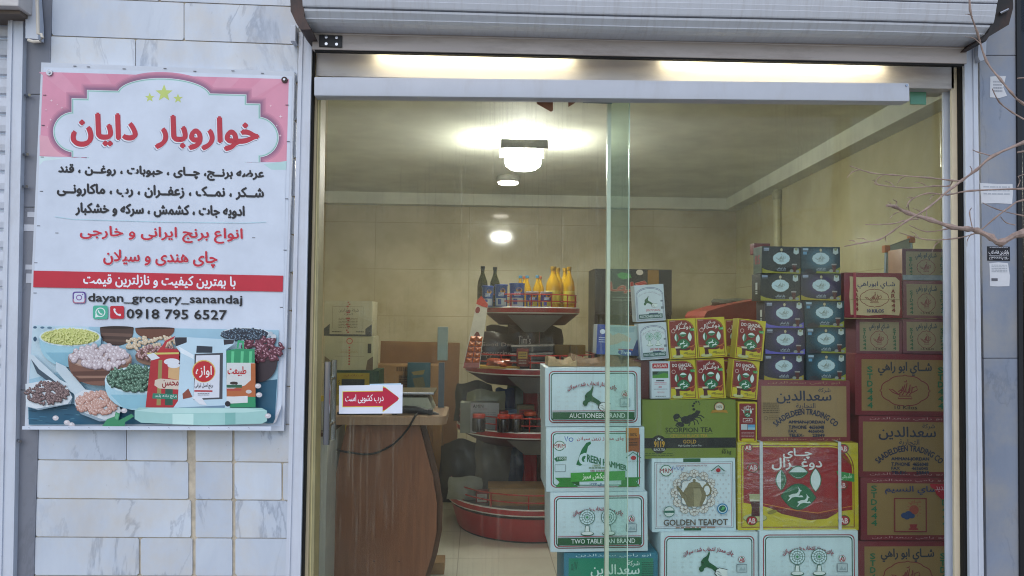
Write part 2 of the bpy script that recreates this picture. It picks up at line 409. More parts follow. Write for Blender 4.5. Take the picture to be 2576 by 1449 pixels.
# ------------------------------------------------------------ setting: ground, shop room
g = MB(); g.box((-40, -40, -.25), (40, -.02, -.12), mat('8f8b85', .85, var=.2, scale=12, bump=.2, name='pavement'))
g.build('pavement', kind='structure')
CZ = 0.0
A = P(1828, 499, 4.75); CEIL_Z = A.z
Bc = PZ(2262, 250, CEIL_Z)                         # the run of the right-hand beam
RW = lambda y: A.x + .14 + (Bc.x-A.x)*(y-A.y)/(Bc.y-A.y)
YB = A.y + .13; XL = -1.78
f = MB(); f.box((XL-.2, .0, -.12), (RW(YB)+.3, YB+.2, 0), FLOOR); f.build('floor', kind='structure')
f = MB(); f.box((XL-.2, .1, CEIL_Z), (RW(YB)+.3, YB+.2, CEIL_Z+.15), CEIL); f.build('ceiling', kind='structure')
f = MB(); f.box((XL-.2, YB, 0), (RW(YB)+.3, YB+.15, CEIL_Z), TILE_B)
f.build('shop_wall', label='cream glossy tiled wall at the back of the shop, behind the red shelf', cat='wall')
f = MB(); f.prism([(RW(.16), .16, 0), (RW(YB), YB, 0), (RW(YB)+.2, YB, 0), (RW(.16)+.2, .16, 0)][::-1], TILE_S, (0, 0, CEIL_Z))
f.build('shop_wall', label='greenish cream tiled side wall on the right inside the shop', cat='wall')
f = MB(); f.box((XL-.15, .16, 0), (XL, YB, CEIL_Z), TILE_S)
f.build('shop_wall', label='cream side wall on the left inside the shop, behind the stacked white cartons', cat='wall')
BH = A.z - P(1828, 527, 4.75).z
f = MB(); f.box((XL, A.y, CEIL_Z-BH), (RW(YB)-.14, YB, CEIL_Z), CEIL)
f.build('ceiling_beam', label='long plaster beam under the ceiling along the back wall', cat='beam')
f = MB(); q = [(RW(.2)-.14, .2), (RW(YB)-.14, YB), (RW(YB), YB), (RW(.2), .2)]
f.prism([(x, y, CEIL_Z-BH) for x, y in q][::-1], CEIL, (0, 0, BH))
f.build('ceiling_beam', label='plaster beam under the ceiling running forward along the right wall', cat='beam')
# pipe down the right corner
PY = 3.5; p0 = P(1956, 480, PY); f = MB(); rp = .034
f.tube([(p0.x, PY, CEIL_Z-BH-.0), (p0.x, PY, .02)], rp, mat('b9b48f', .4, name='pipe_paint'), 16)
f.lathe([(rp+.006, -.03), (rp+.014, 0), (rp+.014, .04), (rp+.006, .05)], (p0.x, PY, CEIL_Z-BH-.06), mat('a9a482', .4, name='pipe_collar'), 16)
f.build('drain_pipe', smooth=True, label='pale vertical pipe coming down from the beam in the right back corner', cat='pipe')

# ------------------------------------------------------------ facade: left wall
wl = thing('marble_wall', 'white veined marble wall with tan mortar joints behind the grocery banner', 'wall', (P(400, 1449, 0).x, 0, -.12))
mo = MB()
def lx(y): return 131.5 - 46*y/1449            # left edge of the marble in view pixels
def rx(y): return 752 - 31*y/1449
m_ = MB(); m_.prism([P(100, -300, .006), P(751, -300, .006), P(716, 1700, .006), P(60, 1700, .006)][::-1], MORTAR, (0, .15, 0)); m_.build('mortar_bed', wl)
VJ = {0: [463], 1: [341], 2: [300], 3: [430], 4: [250], 5: [400], 6: [300], 7: [450], 8: [280], 9: [420], 10: [330, 585], 11: [318, (470, 492), (584, 590)], 12: [(473, 492), (584, 590), (708, 712)], 13: [(480, 492), (584, 592)], 14: [(349, 354), (484, 492), (584, 592)], 15: [(340, 346), (484, 492), (584, 592)], 16: [400, 584], 17: [400, 584], 18: [300, 584]}
s_ = MB(); rn = random.Random(3)
for i in range(-1, 19):
    def rowy(k, x):
        a, b = -7+97.0*k, 16+95.6*k
        return a + (b-a)*(x-130)/600
    xs = []; L = lx(rowy(i+.5, 130))
    for j in VJ.get(i, [400]):
        a, b = j if isinstance(j, tuple) else (j-1.1, j+1.1)
        xs.append((L, a)); L = b
    xs.append((L, rx(rowy(i+.5, 700))))
    for a, b in xs:
        c = [(a, rowy(i, a)+1.4), (b, rowy(i, b)+1.4), (b, rowy(i+1, b)-1.4), (a, rowy(i+1, a)-1.4)]
        pv = [P(x, y, 0) for x, y in c]
        # knock the corners off a little, as sawn and chipped slabs
        out_ = []
        for k in range(4):
            q0, q1, q2 = pv[k-1], pv[k], pv[(k+1) % 4]; r_ = rn.uniform(.002, .009)
            out_ += [q1+(q0-q1).normalized()*r_, q1+(q2-q1).normalized()*rn.uniform(.002, .009)]
        tagv = (rn.uniform(3, 90), rn.uniform(3, 90), rn.uniform(3, 90))
        n0 = len(s_.f); s_.prism([v for v in out_][::-1], MARBLE, (0, .012, 0))
        for k in range(n0, len(s_.f)): s_.slab[k] = tagv
s_.build('marble_slabs', wl)
# grey strip between the shops, left
st = thing('stone_pilaster', 'narrow blue-grey marble strip left of the banner, beside the white shutter rail', 'pilaster', (P(60, 1449, .0).x, 0, -.12))
gs = MB()
for k, (ya, yb) in enumerate(((-300, 236), (238, 520), (522, 980), (982, 1449), (1451, 1700))):
    pv = [P(63-.024*ya, ya, -.004), P(lx(ya)-1, ya, -.004), P(lx(yb)-1, yb, -.004), P(63-.024*yb, yb, -.004)]
    n0 = len(gs.f); gs.prism(pv[::-1], GREYM, (0, .02, 0))
    for j in range(n0, len(gs.f)): gs.slab[j] = (11*k+2, 5*k+1, 3*k+1)
gs.build('grey_slabs', st)
for x, y, a, b in ((86, 540, 34, 14), (80, 573, 40, 17), (84, 672, 40, 13), (74, 700, 16, 24)):
    tp = MB(); tp.box(P(x-a/2, y-b/2, -.0055), P(x+a/2, y+b/2, -.0043), mat('b9bcc4', .6, name='old_tape')); tp.build('tape_remnant', st)
# neighbour's shutter, far left
ns = thing('roller_shutter', 'closed white neighbouring roller shutter at the left edge', 'shutter', (P(0, 1449, .02).x, 0, -.12))
sh = MB()
xa = P(-330, 700, .05).x; xb = P(24, 700, .05).x
z = -.1
while z < 3.2:
    sh.add([(xa, .05, z), (xb+.03, .05, z), (xb+.03, .035, z+.006), (xa, .035, z+.006), (xb+.03, .03, z+.03), (xa, .03, z+.03), (xb+.03, .033, z+.064), (xa, .033, z+.064), (xb+.03, .05, z+.072), (xa, .05, z+.072), (xb+.03, .05, z+.079), (xa, .05, z+.079)],
           [[0, 1, 2, 3], [3, 2, 4, 5], [5, 4, 6, 7], [7, 6, 8, 9], [9, 8, 10, 11]], WHITE); z += .0795
sh.build('slats', ns)
gr = MB(); gr.prism([P(25, -200, -.03), P(63, -200, -.03), P(28, 1700, -.03), P(-14, 1700, -.03)][::-1], WHITE, (0, .05, 0))
gr.prism([P(30, -200, -.036), P(36, -200, -.036), P(-2, 1700, -.036), P(-8, 1700, -.036)][::-1], WHITE, (0, .006, 0))
gr.build('guide_rail', ns)
bx = MB(); a = P(-330, 18, -.2)
bx.box((a.x, -.14, P(0, 14, -.14).z), (P(46, 14, -.14).x, 0, 3.3), WHITE_SHADE, .004); bx.build('shutter_box', ns)
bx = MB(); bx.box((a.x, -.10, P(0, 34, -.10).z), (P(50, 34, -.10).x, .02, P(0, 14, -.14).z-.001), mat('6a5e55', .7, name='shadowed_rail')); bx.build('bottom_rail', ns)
bk = thing('shutter_bracket', 'white metal bracket with a hooked cable end above the grey marble strip', 'bracket', P(85, 100, -.05))
b1 = MB(); b1.prism([P(64, 15, -.05), P(90, -20, -.05), P(96, 60, -.05), P(96, 98, -.05), P(64, 96, -.05)][::-1], WHITE, (0, .04, 0)); b1.build('plate', bk)
b1 = MB(); b1.tube([P(93, -15, -.07), P(95, 40, -.07), P(96, 85, -.07), P(104, 86, -.07), P(107, 95, -.07), P(101, 104, -.07), P(84, 105, -.07), P(72, 101, -.06)], .0065, mat('cfc7ba', .5, name='cable_sheath'), 8); b1.build('cable', bk, smooth=True)
for x, y in ((69, 238), (64, 387), (62, 468), (46, 1107)):
    c = P(x, y, -.02); b1 = MB(); b1.tube([(c.x-.012, -.012, c.z), (c.x+.014, -.03, c.z-.004)], .006, STEEL, 8)
    b1.build('bolt', smooth=True, label='small steel bolt sticking out between shutter rail and grey marble strip', cat='bolt', group='bolts on the left shutter rail')
# upper wall and building mass over the shop front
up = MB(); up.box((P(752, 100, 0).x, 0, P(1300, 128, .06).z+.03), (P(2440, 100, 0).x, .15, 4.2), mat('a8a49c', .8, name='render')); 
up.box((P(752, 100, 0).x-1.6, .161, CEIL_Z+.151), (3.2, 5.2, 4.2), mat('a8a49c', .8, name='render'))
up.build('upper_wall', label='rendered wall above the shop front, behind the rolled shutter', cat='wall')
# ------------------------------------------------------------ facade: right pilaster and dark frame
pr = thing('stone_pilaster', 'blue-grey marble pilaster with paper stickers at the right of the shop front', 'pilaster', (P(2515, 1449, 0).x, 0, -.12))
gs = MB()
for k, (ya, yb) in enumerate(((-300, 138), (140, 900), (902, 1800))):
    pv = [P(2462+.014*ya, ya, 0), P(2554+.008*ya, ya, 0), P(2554+.008*yb, yb, 0), P(2462+.014*yb, yb, 0)]
    n0 = len(gs.f); gs.prism(pv[::-1], GREYM2, (0, .15, 0))
    for j in range(n0, len(gs.f)): gs.slab[j] = (7*k+31, 9*k+4, 5*k+9)
gs.build('grey_slabs', pr)
fr = thing('dark_frame', 'near-black metal door frame of the next shop at the right edge', 'frame', (P(2590, 1449, 0).x, .02, -.12))
m_ = MB(); m_.prism([P(2556, -300, -.01), P(2567, -300, -.01), P(2580, 1800, -.01), P(2569, 1800, -.01)][::-1], BLACK, (0, .1, 0)); m_.build('frame_edge', fr)
m_ = MB(); m_.box((P(2572, 400, .1).x, .1, -.12), (3.4, .14, 4.2), mat('101018', .3, name='dark_glass')); m_.build('dark_panel', fr)
def paper(name, label, x0, y0, x1, y1, Y, fn, cat='sticker', base='d3d4d8', aw=100, ah=60, ragged=0, seed=1):
    c = P((x0+x1)/2, y1, Y); wd = (P(x1, y0, Y)-P(x0, y0, Y)).length; ht = (P(x0, y0, Y)-P(x0, y1, Y)).length
    o = thing(name, label, cat, c, world=False); rn = random.Random(seed)
    pts = [(0, 0), (.5, 0), (1, 0), (1, .5), (1, 1), (.5, 1), (0, 1), (0, .5)]
    pts = [((u+rn.uniform(-ragged, ragged)-.5)*wd, (1-v+rn.uniform(-ragged, ragged))*ht) for u, v in pts]
    m = MB(); m.prism([(u, 0, v) for u, v in pts], mat(base, .7, var=.06, scale=20, name='paper'), (0, .0012, 0)); m.build('sheet', o)
    pr_ = Print(front_map(wd, ht, aw, ah, -.0003)); fn(pr_)
    if pr_.b.f: pr_.build('print', o)
    return o
paper('torn_paper', 'torn crumpled white paper scrap stuck high on the grey pilaster', 2491, 196, 2529, 242, -.0015, lambda p: p.greek(20, 10, 80, 50, 4, 'a3a5ad', seed=4), ragged=.13, seed=5)
paper('paper_sticker', 'wide faded white sticker on the grey pilaster at branch height', 2468, 462, 2548, 511, -.0015, lambda p: p.greek(8, 8, 92, 40, 3, 'aeb2ba', .4, 2), ragged=.03)
def _blk(p):
    p.txt('بازکردن فاضلاب', 6, 16, 94, 38, 'e8e8ec', .01); p.txt('۰۹۱۸۶۶۶۶۶۳۵'[::1], 8, 46, 92, 60, 'e8e8ec', .015)
    p.rect(6, 41, 94, 42.5, 'c9c9cf'); p.greek(10, 3, 90, 10, 1, '9a9aa2', .5, 8)
def _digits(t): return t
paper('black_sticker', 'black sticker with white Persian lettering and phone number on the grey pilaster', 2484, 620, 2541, 656, -.0015, _blk, base='1d1d24', ah=64)
paper('paper_sticker', 'white sticker with torn lower edge below the black sticker on the pilaster', 2490, 662, 2539, 720, -.0015, lambda p: (p.greek(10, 5, 90, 30, 5, '9fa3ab', .4, 3), p.rect(8, 46, 40, 54, '5d5d66')), ragged=.05, ah=70, seed=9)

# ------------------------------------------------------------ shop front: guide rails, frame, header
def upright(x0t, x1t, x0b, x1b, yt, yb, Y, th, m, mb=None):
    b = mb or MB(); b.prism([P(x0t, yt, Y), P(x1t, yt, Y), P(x1b, yb, Y), P(x0b, yb, Y)][::-1], m, (0, th, 0)); return b
YT, YBm = 80, 1790
def ext(x0, x1): return x0, x1
rl = thing('guide_rail', 'white aluminium shutter guide rail between the marble wall and the door', 'rail', P(740, YBm, -.03))
b = upright(752, 785, 710, 748, YT, YBm, -.03, .03, WHITE); upright(757, 762, 715, 720, YT, YBm, -.037, .007, WHITE, b); upright(778, 785, 741, 748, YT, YBm, -.045, .015, WHITE, b); b.build('channel', rl)
b = upright(785.5, 791, 748.5, 755, 110, YBm, -.028, .03, RUBBER); b.build('brush_seal', rl)
rr_ = thing('guide_rail', 'white aluminium shutter guide rail beside the grey pilaster on the right', 'rail', P(2460, YBm, -.03))
b = upright(2426, 2459, 2443, 2479, 112, YBm, -.03, .03, WHITE); upright(2426, 2432, 2443, 2450, 112, YBm, -.045, .015, WHITE, b); upright(2448, 2453, 2467, 2472, 112, YBm, -.037, .007, WHITE, b); b.build('channel', rr_)
b = upright(2416.5, 2425.5, 2428, 2442.5, 150, YBm, -.026, .03, RUBBER); b.build('brush_seal', rr_)
jl = thing('door_jamb', 'cream coloured door jamb with yellowish edge on the left side of the glass', 'jamb', P(775, YBm, .0))
b = upright(791.5, 800, 755.5, 768, 128, YBm, .005, .12, CREAM); upright(800.3, 809, 768.3, 783, 128, YBm, .012, .10, mat('a39b74', .5, name='yellowed_jamb'), b); upright(803, 805, 773, 776, 128, YBm, .008, .005, mat('c9bd8a', .5, name='jamb_bead'), b); b.build('jamb_profile', jl)
jr = thing('door_jamb', 'cream and white door jamb on the right side of the fixed glass', 'jamb', P(2420, YBm, .0))
b = upright(2393.5, 2416, 2403.5, 2428, 165, YBm, .0, .012, mat('d6c8ad', .5, var=.06, dirt='a08560', dirtamt=.3, name='pale_cream_jamb')); b.build('jamb_profile', jr)
b = upright(2373, 2397, 2383, 2407, 205, YBm, .045, .012, WHITE); b.prism([P(2395, 205, .0125), P(2395, 205, .0449), P(2405, YBm, .0449), P(2405, YBm, .0125)], WHITE, (.03, 0, 0)); b.build('glass_bead', jr)
# header: grey strip lit by the tubes, sliding track cover below it
hd = thing('door_header', 'white aluminium sliding door track cover running over the glass', 'door header', P(1540, 240, -.06))
b = MB(); p, q = P(796, 128, .0), P(2400, 163, .0); b.bar(p, q, p.z-P(796, 191, .0).z, .12, WHITE_SHADE, .002); b.build('fascia', hd)
p, q = P(790, 192.5, -.07), P(2288, 208.5, -.07)
b = MB(); b.bar(p, q, p.z-P(790, 240.5, -.07).z, .068, mat('c4c8d2', .38, var=.04, scale=6, dirt='a39a92', dirtamt=.25, name='track_cover_paint'), .006); b.build('track_cover', hd, smooth=True)
e = P(2284, 215, -.072); b = MB(); b.tube([(e.x-.006, -.069, e.z), (e.x-.006, -.0745, e.z)], .005, STEEL, 10); b.build('screw', hd, smooth=True)
for x0, x1, y0, y1, lb in ((845, 920, 238, 250, 'left'), (1467, 1540, 250, 261, 'right')):
    b = MB(); b.box(P(x0, y0, .008), P(x1, y1, .012), mat('1d4f68', .4, name='teal_clip'))
    b.build('glass_clip', label='teal clip gripping the glass under the track cover, towards the '+lb, cat='clip', group='teal clips under the track cover')
for pts, lb in (([(1346, 247), (1391, 249), (1391, 278), (1386, 281), (1352, 262)], 'larger jagged scrap of brown tape hanging under the track cover'), ([(1429, 250), (1460, 250), (1430, 269)], 'smaller triangular scrap of brown tape hanging under the track cover')):
    b = MB(); b.prism([P(x, y, .009) for x, y in pts][::-1], mat('8a5f47', .7, name='brown_tape'), (0, .001, 0)); b.build('tape_scrap', label=lb, cat='tape scrap')
# fluorescent tubes tucked behind the shutter's end bar
TUBE = emit('fff4cc', 11, 'lit_tube')
for x0, x1, lb in ((945, 1445, 'lit warm white tube lamp over the left part of the door header'), (1672, 2235, 'lit warm white tube lamp over the right part of the door header')):
    sl_ = lambda x: 131 + (x-800)*.0215
    a, c = P(x0, sl_(x0)-6.5, -.045), P(x1, sl_(x1)-6.5, -.045)
    t = thing('tube_lamp', lb, 'lamp', (a+c)/2, group='tube lamps over the door')
    b = MB(); b.tube([a, c], .0125, TUBE, 12); b.build('tube', t, smooth=True)
    b = MB(); d = (c-a).normalized()
    for q0, q1 in ((a-d*.03, a-d*.001), (c+d*.001, c+d*.03)): b.tube([q0, q1], .0135, mat('e0ddd0', .4, name='lamp_cap'), 12)
    b.box((a.x-.03, -.0445+.016, a.z+.01), (c.x+.03, -.004, c.z+.03), WHITE); b.build('batten', t)
# ------------------------------------------------------------ rolled-up shutter over the door
rs = thing('roller_shutter', 'rolled-up white slatted shutter above the shop door', 'shutter', P(1600, 100, -.15))
def slat_roll():
    xl, xr = P(762, 40, -.24).x, P(2497, 60, -.24).x
    zb0 = P(780, 76, -.14).z; zb1 = P(2470, 114, -.14).z
    prof = [(-.105, 0), (-.185, .001), (-.205, .006), (-.218, .014), (-.2185, .016), (-.2165, .0175), (-.236, .037), (-.238, .045), (-.222, .046), (-.222, .0495), (-.2445, .0505), (-.2475, .055), (-.2555, .075), (-.2545, .0765), (-.261, .094), (-.260, .0955), (-.266, .116), (-.2655, .1195), (-.248, .120), (-.248, .1235), (-.2685, .1245), (-.271, .129), (-.275, .150), (-.2735, .1515), (-.2765, .170), (-.275, .1715), (-.277, .190), (-.276, .1935), (-.258, .194), (-.258, .1975), (-.277, .1985), (-.2775, .23), (-.275, .262), (-.258, .264), (-.258, .268), (-.273, .269), (-.26, .36), (-.2, .44), (-.05, .48), (-.05, .05)]
    GRV = [j for j in range(len(prof)-1) if abs(prof[j][0]-prof[j+1][0]) < .0002 and .0025 < prof[j+1][1]-prof[j][1] < .005]
    m = MB(); n = 24; k = len(prof); vs = []
    for i in range(n+1):
        u = i/n; x = xl+(xr-xl)*u; zz = zb0+(zb1-zb0)*u
        vs += [(x, y, zz+z + .0015*math.sin(u*9+z*20)) for y, z in prof]
    fs = [[i*k+j, i*k+(j+1) % k, (i+1)*k+(j+1) % k, (i+1)*k+j] for i in range(n) for j in range(k)]
    fs += [list(range(k)), [n*k+j for j in range(k)][::-1]]
    dark = [f for f in fs if len(f) == 4 and f[0] % k in GRV]; fs = [f for f in fs if not (len(f) == 4 and f[0] % k in GRV)]
    m.add(vs, dark, RUBBER); m.add(vs, fs, mat('c9ccd3', .42, var=.03, scale=14, stretch=(2.5, 1, .5), dirt='8f8074', dirtamt=.3, name='shutter_slat_paint')); return m  # black on the groove faces is painted shade, not rubber
slat_roll().build('slat_roll', rs)
p, q = P(786, 76.5, -.115), P(2432, 114.5, -.115)
b = MB(); b.bar(p, q, p.z-P(786, 124, -.115).z, .03, mat('b3a9a4', .5, var=.08, scale=6, stretch=(.3, 1, 4), dirt='6d5a4c', dirtamt=.55, name='end_bar_shaded_white'), .003)  # white bar toned grey-brown; its shade is put into the colour
b.bar(p-Vector((0, .003, .012)), q-Vector((0, .003, .012)), .004, .002, WHITE_SHADE); b.build('end_bar', rs)
b = MB(); b.bar(P(792, 124.8, -.11), P(2425, 161.8, -.11), .006, .022, RUBBER); b.build('rubber_lip', rs)
lk = MB(); lk.bar(P(803, 87, -.122), P(861, 89, -.122), P(803, 87, -.122).z-P(803, 117, -.122).z, .006, BLACK, .002)
lko = lk.build('lock_plate', rs)
for x, y in ((821, 94), (847, 95), (821, 111), (847, 112)): c = P(x, y, -.122); b = MB(); b.tube([c+Vector((0, .002, 0)), c-Vector((0, .004, 0))], .006, STEEL, 10); b.build('rivet', lko, smooth=True)
eb = thing('shutter_end_bracket', 'black rusty end bracket at the left of the rolled-up shutter', 'bracket', P(745, 60, -.2))
b = MB(); b.prism([P(728, -120, -.24), P(760, -120, -.24), P(765, 40, -.24), P(782, 74, -.24), P(757, 74, -.24), P(745, 58, -.24), P(731, 28, -.24)][::-1], mat('3a2c28', .6, var=.4, dirt='6a3c25', dirtamt=.5, name='rusty_black_metal'), (0, .18, 0)); b.build('plate', eb)
b = MB(); b.box(P(731, 62, -.06), P(752, 117, .0), WHITE, .002); b.build('wall_bracket', eb)
eb = thing('shutter_end_bracket', 'black end bracket with rusty inside at the right of the rolled-up shutter', 'bracket', P(2515, 60, -.2))
b = MB(); b.prism([P(2500, -120, -.24), P(2545, -120, -.24), P(2549, 20, -.24), P(2538, 62, -.24), P(2488, 92, -.24), P(2480, 104, -.24), P(2466, 104, -.24), P(2486, 82, -.24), P(2500, 40, -.24)][::-1], mat('26211f', .6, var=.4, dirt='6a3c25', dirtamt=.4, name='black_metal_rust'), (0, .18, 0)); b.build('plate', eb)
b = MB(); b.tube([P(2515, 34, -.25), P(2536, 24, -.25)], .006, STEEL, 8); b.build('pin', eb, smooth=True)
b = MB(); b.prism([P(2462, 104, -.06), P(2482, 96, -.06), P(2480, 148, -.06), P(2466, 154, -.06), P(2460, 140, -.06)][::-1], WHITE, (0, .055, 0)); b.build('wall_bracket', eb)

# ------------------------------------------------------------ glass
gd = thing('sliding_door', 'frameless sliding glass door with steel bar handle, streaked with dried rain', 'glass door', P(1180, YBm, .02))
zt = P(1200, 236, .03).z; b = MB(); b.box((P(812, 900, .02).x, .02, .01), (P(1581, 900, .02).x, .028, zt), GLASS); b.build('glass_pane', gd)
b = MB(); b.box((P(1580, 900, .02).x, .0195, .01), (P(1581.6, 900, .02).x, .0285, zt), mat('b4ccb9', .2, name='polished_edge')); b.build('polished_edge', gd)
def handle(Y, parent):
    b = MB(); x0, x1 = P(824, 910, -.045), P(824, 1119, -.045)
    b.tube([(x0.x, Y, x0.z), (x0.x, Y, x1.z)], .0135, STEEL, 18); h = b.build('handle', parent, smooth=True)
    b = MB()
    for yy in (957, 1072):
        c = P(824, yy, -.045); b.tube([(c.x, Y, c.z), (c.x, .02 if Y < 0 else .028, c.z)], .008, STEEL, 12)
    b.build('standoff', h, smooth=True)
handle(-.04, gd); handle(.085, gd)
fg = thing('fixed_window', 'large fixed glass pane in front of the tea boxes on the right', 'window', P(1950, YBm, .06))
zt2 = P(2000, 205, .06).z; b = MB(); b.box((P(1526, 900, .06).x, .06, .01), (P(2374, 900, .06).x, .068, zt2), GLASS2); b.build('glass_pane', fg)
b = MB(); b.box((P(1524, 900, .056).x, .045, .01), (P(1533, 900, .056).x, .0725, zt2), mat('c3cdb8', .35, var=.1, scale=30, stretch=(1, 1, .2), name='lit_edge_strip')); b.build('lit_edge_strip', fg)  # added pale strip; its colour stands for the pane edge catching light
def hazemat():
    m, t, b_ = newmat('greenish_overlap_haze'); t.nodes.remove(b_); o = t.nodes['Material Output']
    tr = N(t, 'ShaderNodeBsdfTransparent', Color=(.93, .975, .945, 1)); df = N(t, 'ShaderNodeBsdfDiffuse', Color=lin('a9cdb8'))
    n = N(t, 'ShaderNodeTexNoise', Scale=6.0, Detail=4.0); t.links.new(coords(t, (1, 1, .3)), n.inputs['Vector'])
    mx = N(t, 'ShaderNodeMixShader'); t.links.new(ramp(t, n.outputs[0], [(.3, (.02,)*3), (.7, (.055,)*3)]), mx.inputs[0]); t.links.new(tr.outputs[0], mx.inputs[1]); t.links.new(df.outputs[0], mx.inputs[2]); t.links.new(mx.outputs[0], o.inputs[0]); return m
b = MB(); b.box((P(1533.5, 900, .05).x, .053, .012), (P(1580, 900, .05).x, .0545, zt2), hazemat()); b.build('added_overlap_haze', fg)  # added sheet; its tint and haze imitate light through two overlapping panes
b = MB(); b.box(P(2290, 212, .052), P(2328, 264, .058), mat('5a9478', .3, name='green_film')); b.build('green_film', fg)

# ------------------------------------------------------------ notice on the glass
def notice():
    a, bq, c, d = P(853, 970, .006), P(1013, 967.5, .006), P(1012, 1040, .006), P(852.5, 1041, .006)
    o = thing('paper_notice', 'white paper notice with a red arrow stuck on the glass door', 'notice', (a+bq+c+d)/4)
    b = MB(); b.prism([a, bq, c, d][::-1], mat('dfe3ee', .6, var=.03, name='notice_paper'), (0, .001, 0)); b.build('sheet', o)
    b = MB(); b.prism([P(930, 966, .009), P(1009, 964, .009), P(1009, 980, .009), P(930, 980, .009)][::-1], mat('b9d3e3', .6, name='backing_paper'), (0, .001, 0)); b.build('backing_sheet', o)
    def mp(u, v, k):
        u /= 160; v /= 71
        return a*(1-u)*(1-v)+bq*u*(1-v)+c*u*v+d*(1-u)*v - Vector((0, .0003+STEP*k, 0))
    p = Print(mp)
    def arrow(g): return [(10-g, 16-g), (110, 16-g), (110, 6-2*g), (116, 7-g), (148, 30), (150+g, 34), (148, 39), (116, 62+g), (110, 64+2*g), (110, 53+g), (10-g, 53+g)]
    p.poly(arrow(1.6), 'd9d04a'); p.poly(arrow(0), 'b8173c'); p.txt('درب کشویی است', 16, 23, 112, 45, 'f0f0f4', .012); p.build('print', o)
notice()

# ------------------------------------------------------------ the banner
SIGN_Y = -.03
def banner():
    TL_, TR_, BR_, BL_ = (104, 157), (741, 180), (714, 1084), (62, 1077)
    q = [P(*c, SIGN_Y) for c in (TL_, TR_, BR_, BL_)]
    o = thing('banner', 'large grocery banner with red Persian lettering and a food picture on the marble wall', 'banner', (q[2]+q[3])/2)
    b = MB(); b.prism(q[::-1], mat('c9cfd9', .6, var=.04, name='banner_board'), (0, .024, 0)); b.build('board', o)
    def mp(px, py, k): return P(px, py, SIGN_Y) - Vector((0, .0008+STEP*.8*k, 0))
    p = Print(mp)
    def E(x, y): return (x/3, y/3)                      # zoomed reading of the top third
    def Dn(x, y): return (x/3, 442+y/3)                 # of the middle
    def Ph(x, y): return (56.8+x/3.849, 808.2+y/3.849)  # of the food picture
    bw = 'cdd5e2'
    p.poly([(110, 169), (736, 192), (708, 1072), (71, 1066)], bw)
    pk = [E(325, 543), E(900, 560), E(2180, 598), E(2172, 900), E(2163, 1222), E(1240, 1200), E(300, 1180)]
    p.poly(pk, 'd78fa6')
    rn = random.Random(12)
    for k in range(12):
        u = k/11
        p.poly([E(325+1850*u-30, 545+55*u), E(325+1850*u+150 if u < .93 else 2170, 549+55*u), E(1240+700*(u-.5)*1.4, 900), ], 'd68ba3' if k % 2 else 'd995ab')
    p.poly([E(300, 1020), E(405, 1035), E(430, 1100), E(545, 1150), E(540, 1186), E(302, 1172)], 'dda3b2')
    p.poly([E(2165, 1090), E(2060, 1105), E(1950, 1170), E(1945, 1225), E(2163, 1222)], 'd990a4')
    def plaque(g, c, dy=0):
        sl = .029
        def Q(x, y): return E(x, y+dy+sl*(x-1240))
        for cx, cy in ((562, 1018), (1945, 1014)): p.face([Q(cx+(152+g)*math.cos(2*math.pi*k/28), cy+(146+g)*math.sin(2*math.pi*k/28)) for k in range(28)], c)
        p.face([Q(1240+(345+g*1.2)*math.cos(math.pi*k/20), 720-(122+g)*math.sin(math.pi*k/20)) for k in range(21)], c)
        for x0, x1, y0, y1 in ((666, 1853, 704, 1215), (550, 1958, 770, 1205)): p.face([Q(x0-g, y0-g), Q(x0-g, y1), Q(x1+g, y1), Q(x1+g, y0-g)], c)
    for g_, c in ((50, 'c9839c'), (40, 'b87890'), (30, 'a46d88'), (20, '8d607e')): plaque(g_, c, -4)
    plaque(8, 'd8e4e4'); plaque(4, '87b3ad'); plaque(-3, 'b9d6d4'); plaque(-8, bw)
    p.poly([E(300, 1186), E(545, 1192), E(1945, 1228), E(2160, 1222), (708, 1068), (71, 1062)], bw)
    p.poly([E(300, 1178), E(450, 1192), E(560, 1190), E(330, 1215), E(300, 1250)], 'cfe3e4'); p.poly([E(2165, 1215), E(1990, 1240), E(2050, 1282), E(2160, 1283)], 'b3d2d2')
    for x, y, r in ((390, 760, 9), (350, 830, 7), (470, 815, 8), (385, 905, 8), (435, 790, 5), (2120, 880, 12), (2045, 800, 8), (2115, 1025, 9), (2090, 950, 6), (360, 960, 5)): p.star(*E(x, y), r/2.2, 'efd3dc', .25, 4)
    for x, y, r in ((1240, 705, 68), (1132, 738, 38), (1345, 745, 38)): p.star(*E(x, y), r/3, 'bccb6e')
    def tx(s, m, x0, y0, x1, y1, c, bold, sl, **k):
        """writing in the zoom box (x0,y0)-(x1,y1), following the banner's slope sl"""
        a = m(x0, y0); d = m(x1, y1); W_, H_ = d[0]-a[0], d[1]-a[1]-abs(sl)*(d[0]-a[0])
        p.txt(s, 0, 0, 1, 1, c, bold, lambda u, v: (a[0]+u*W_, a[1]+(1-v)*H_+sl*u*W_), hgt=H_, **k)
    T_ = 'خواروبار  دایان'
    tx(T_, E, 545, 855, 1950, 1140, '8794a6', .05, .03, dx=-3.0, dy=4.2)
    tx(T_, E, 545, 855, 1950, 1140, 'e3e6ee', .058, .03, dx=-1.6, dy=2.0)
    tx(T_, E, 545, 855, 1950, 1140, 'b81f36', .046, .03)
    K = '141219'
    tx('عرضه برنــج، چــای ، حبوبات ، روغــن ، قند', E, 445, 1238, 1992, 1372, K, .054, .026)
    tx('شــکر ، نمــک ، زعفــران ، رب ، ماکارونــی', Dn, 437, 58, 1990, 185, K, .054, .022)
    tx('ادویه جات ، کشمش ، سرکه و خشکبار', Dn, 575, 205, 1845, 325, K, .054, .021)
    p.line([Dn(420, 310), Dn(560, 330), Dn(1240, 350), Dn(1850, 358), Dn(2010, 350)], 1.6, 'b5d5de')
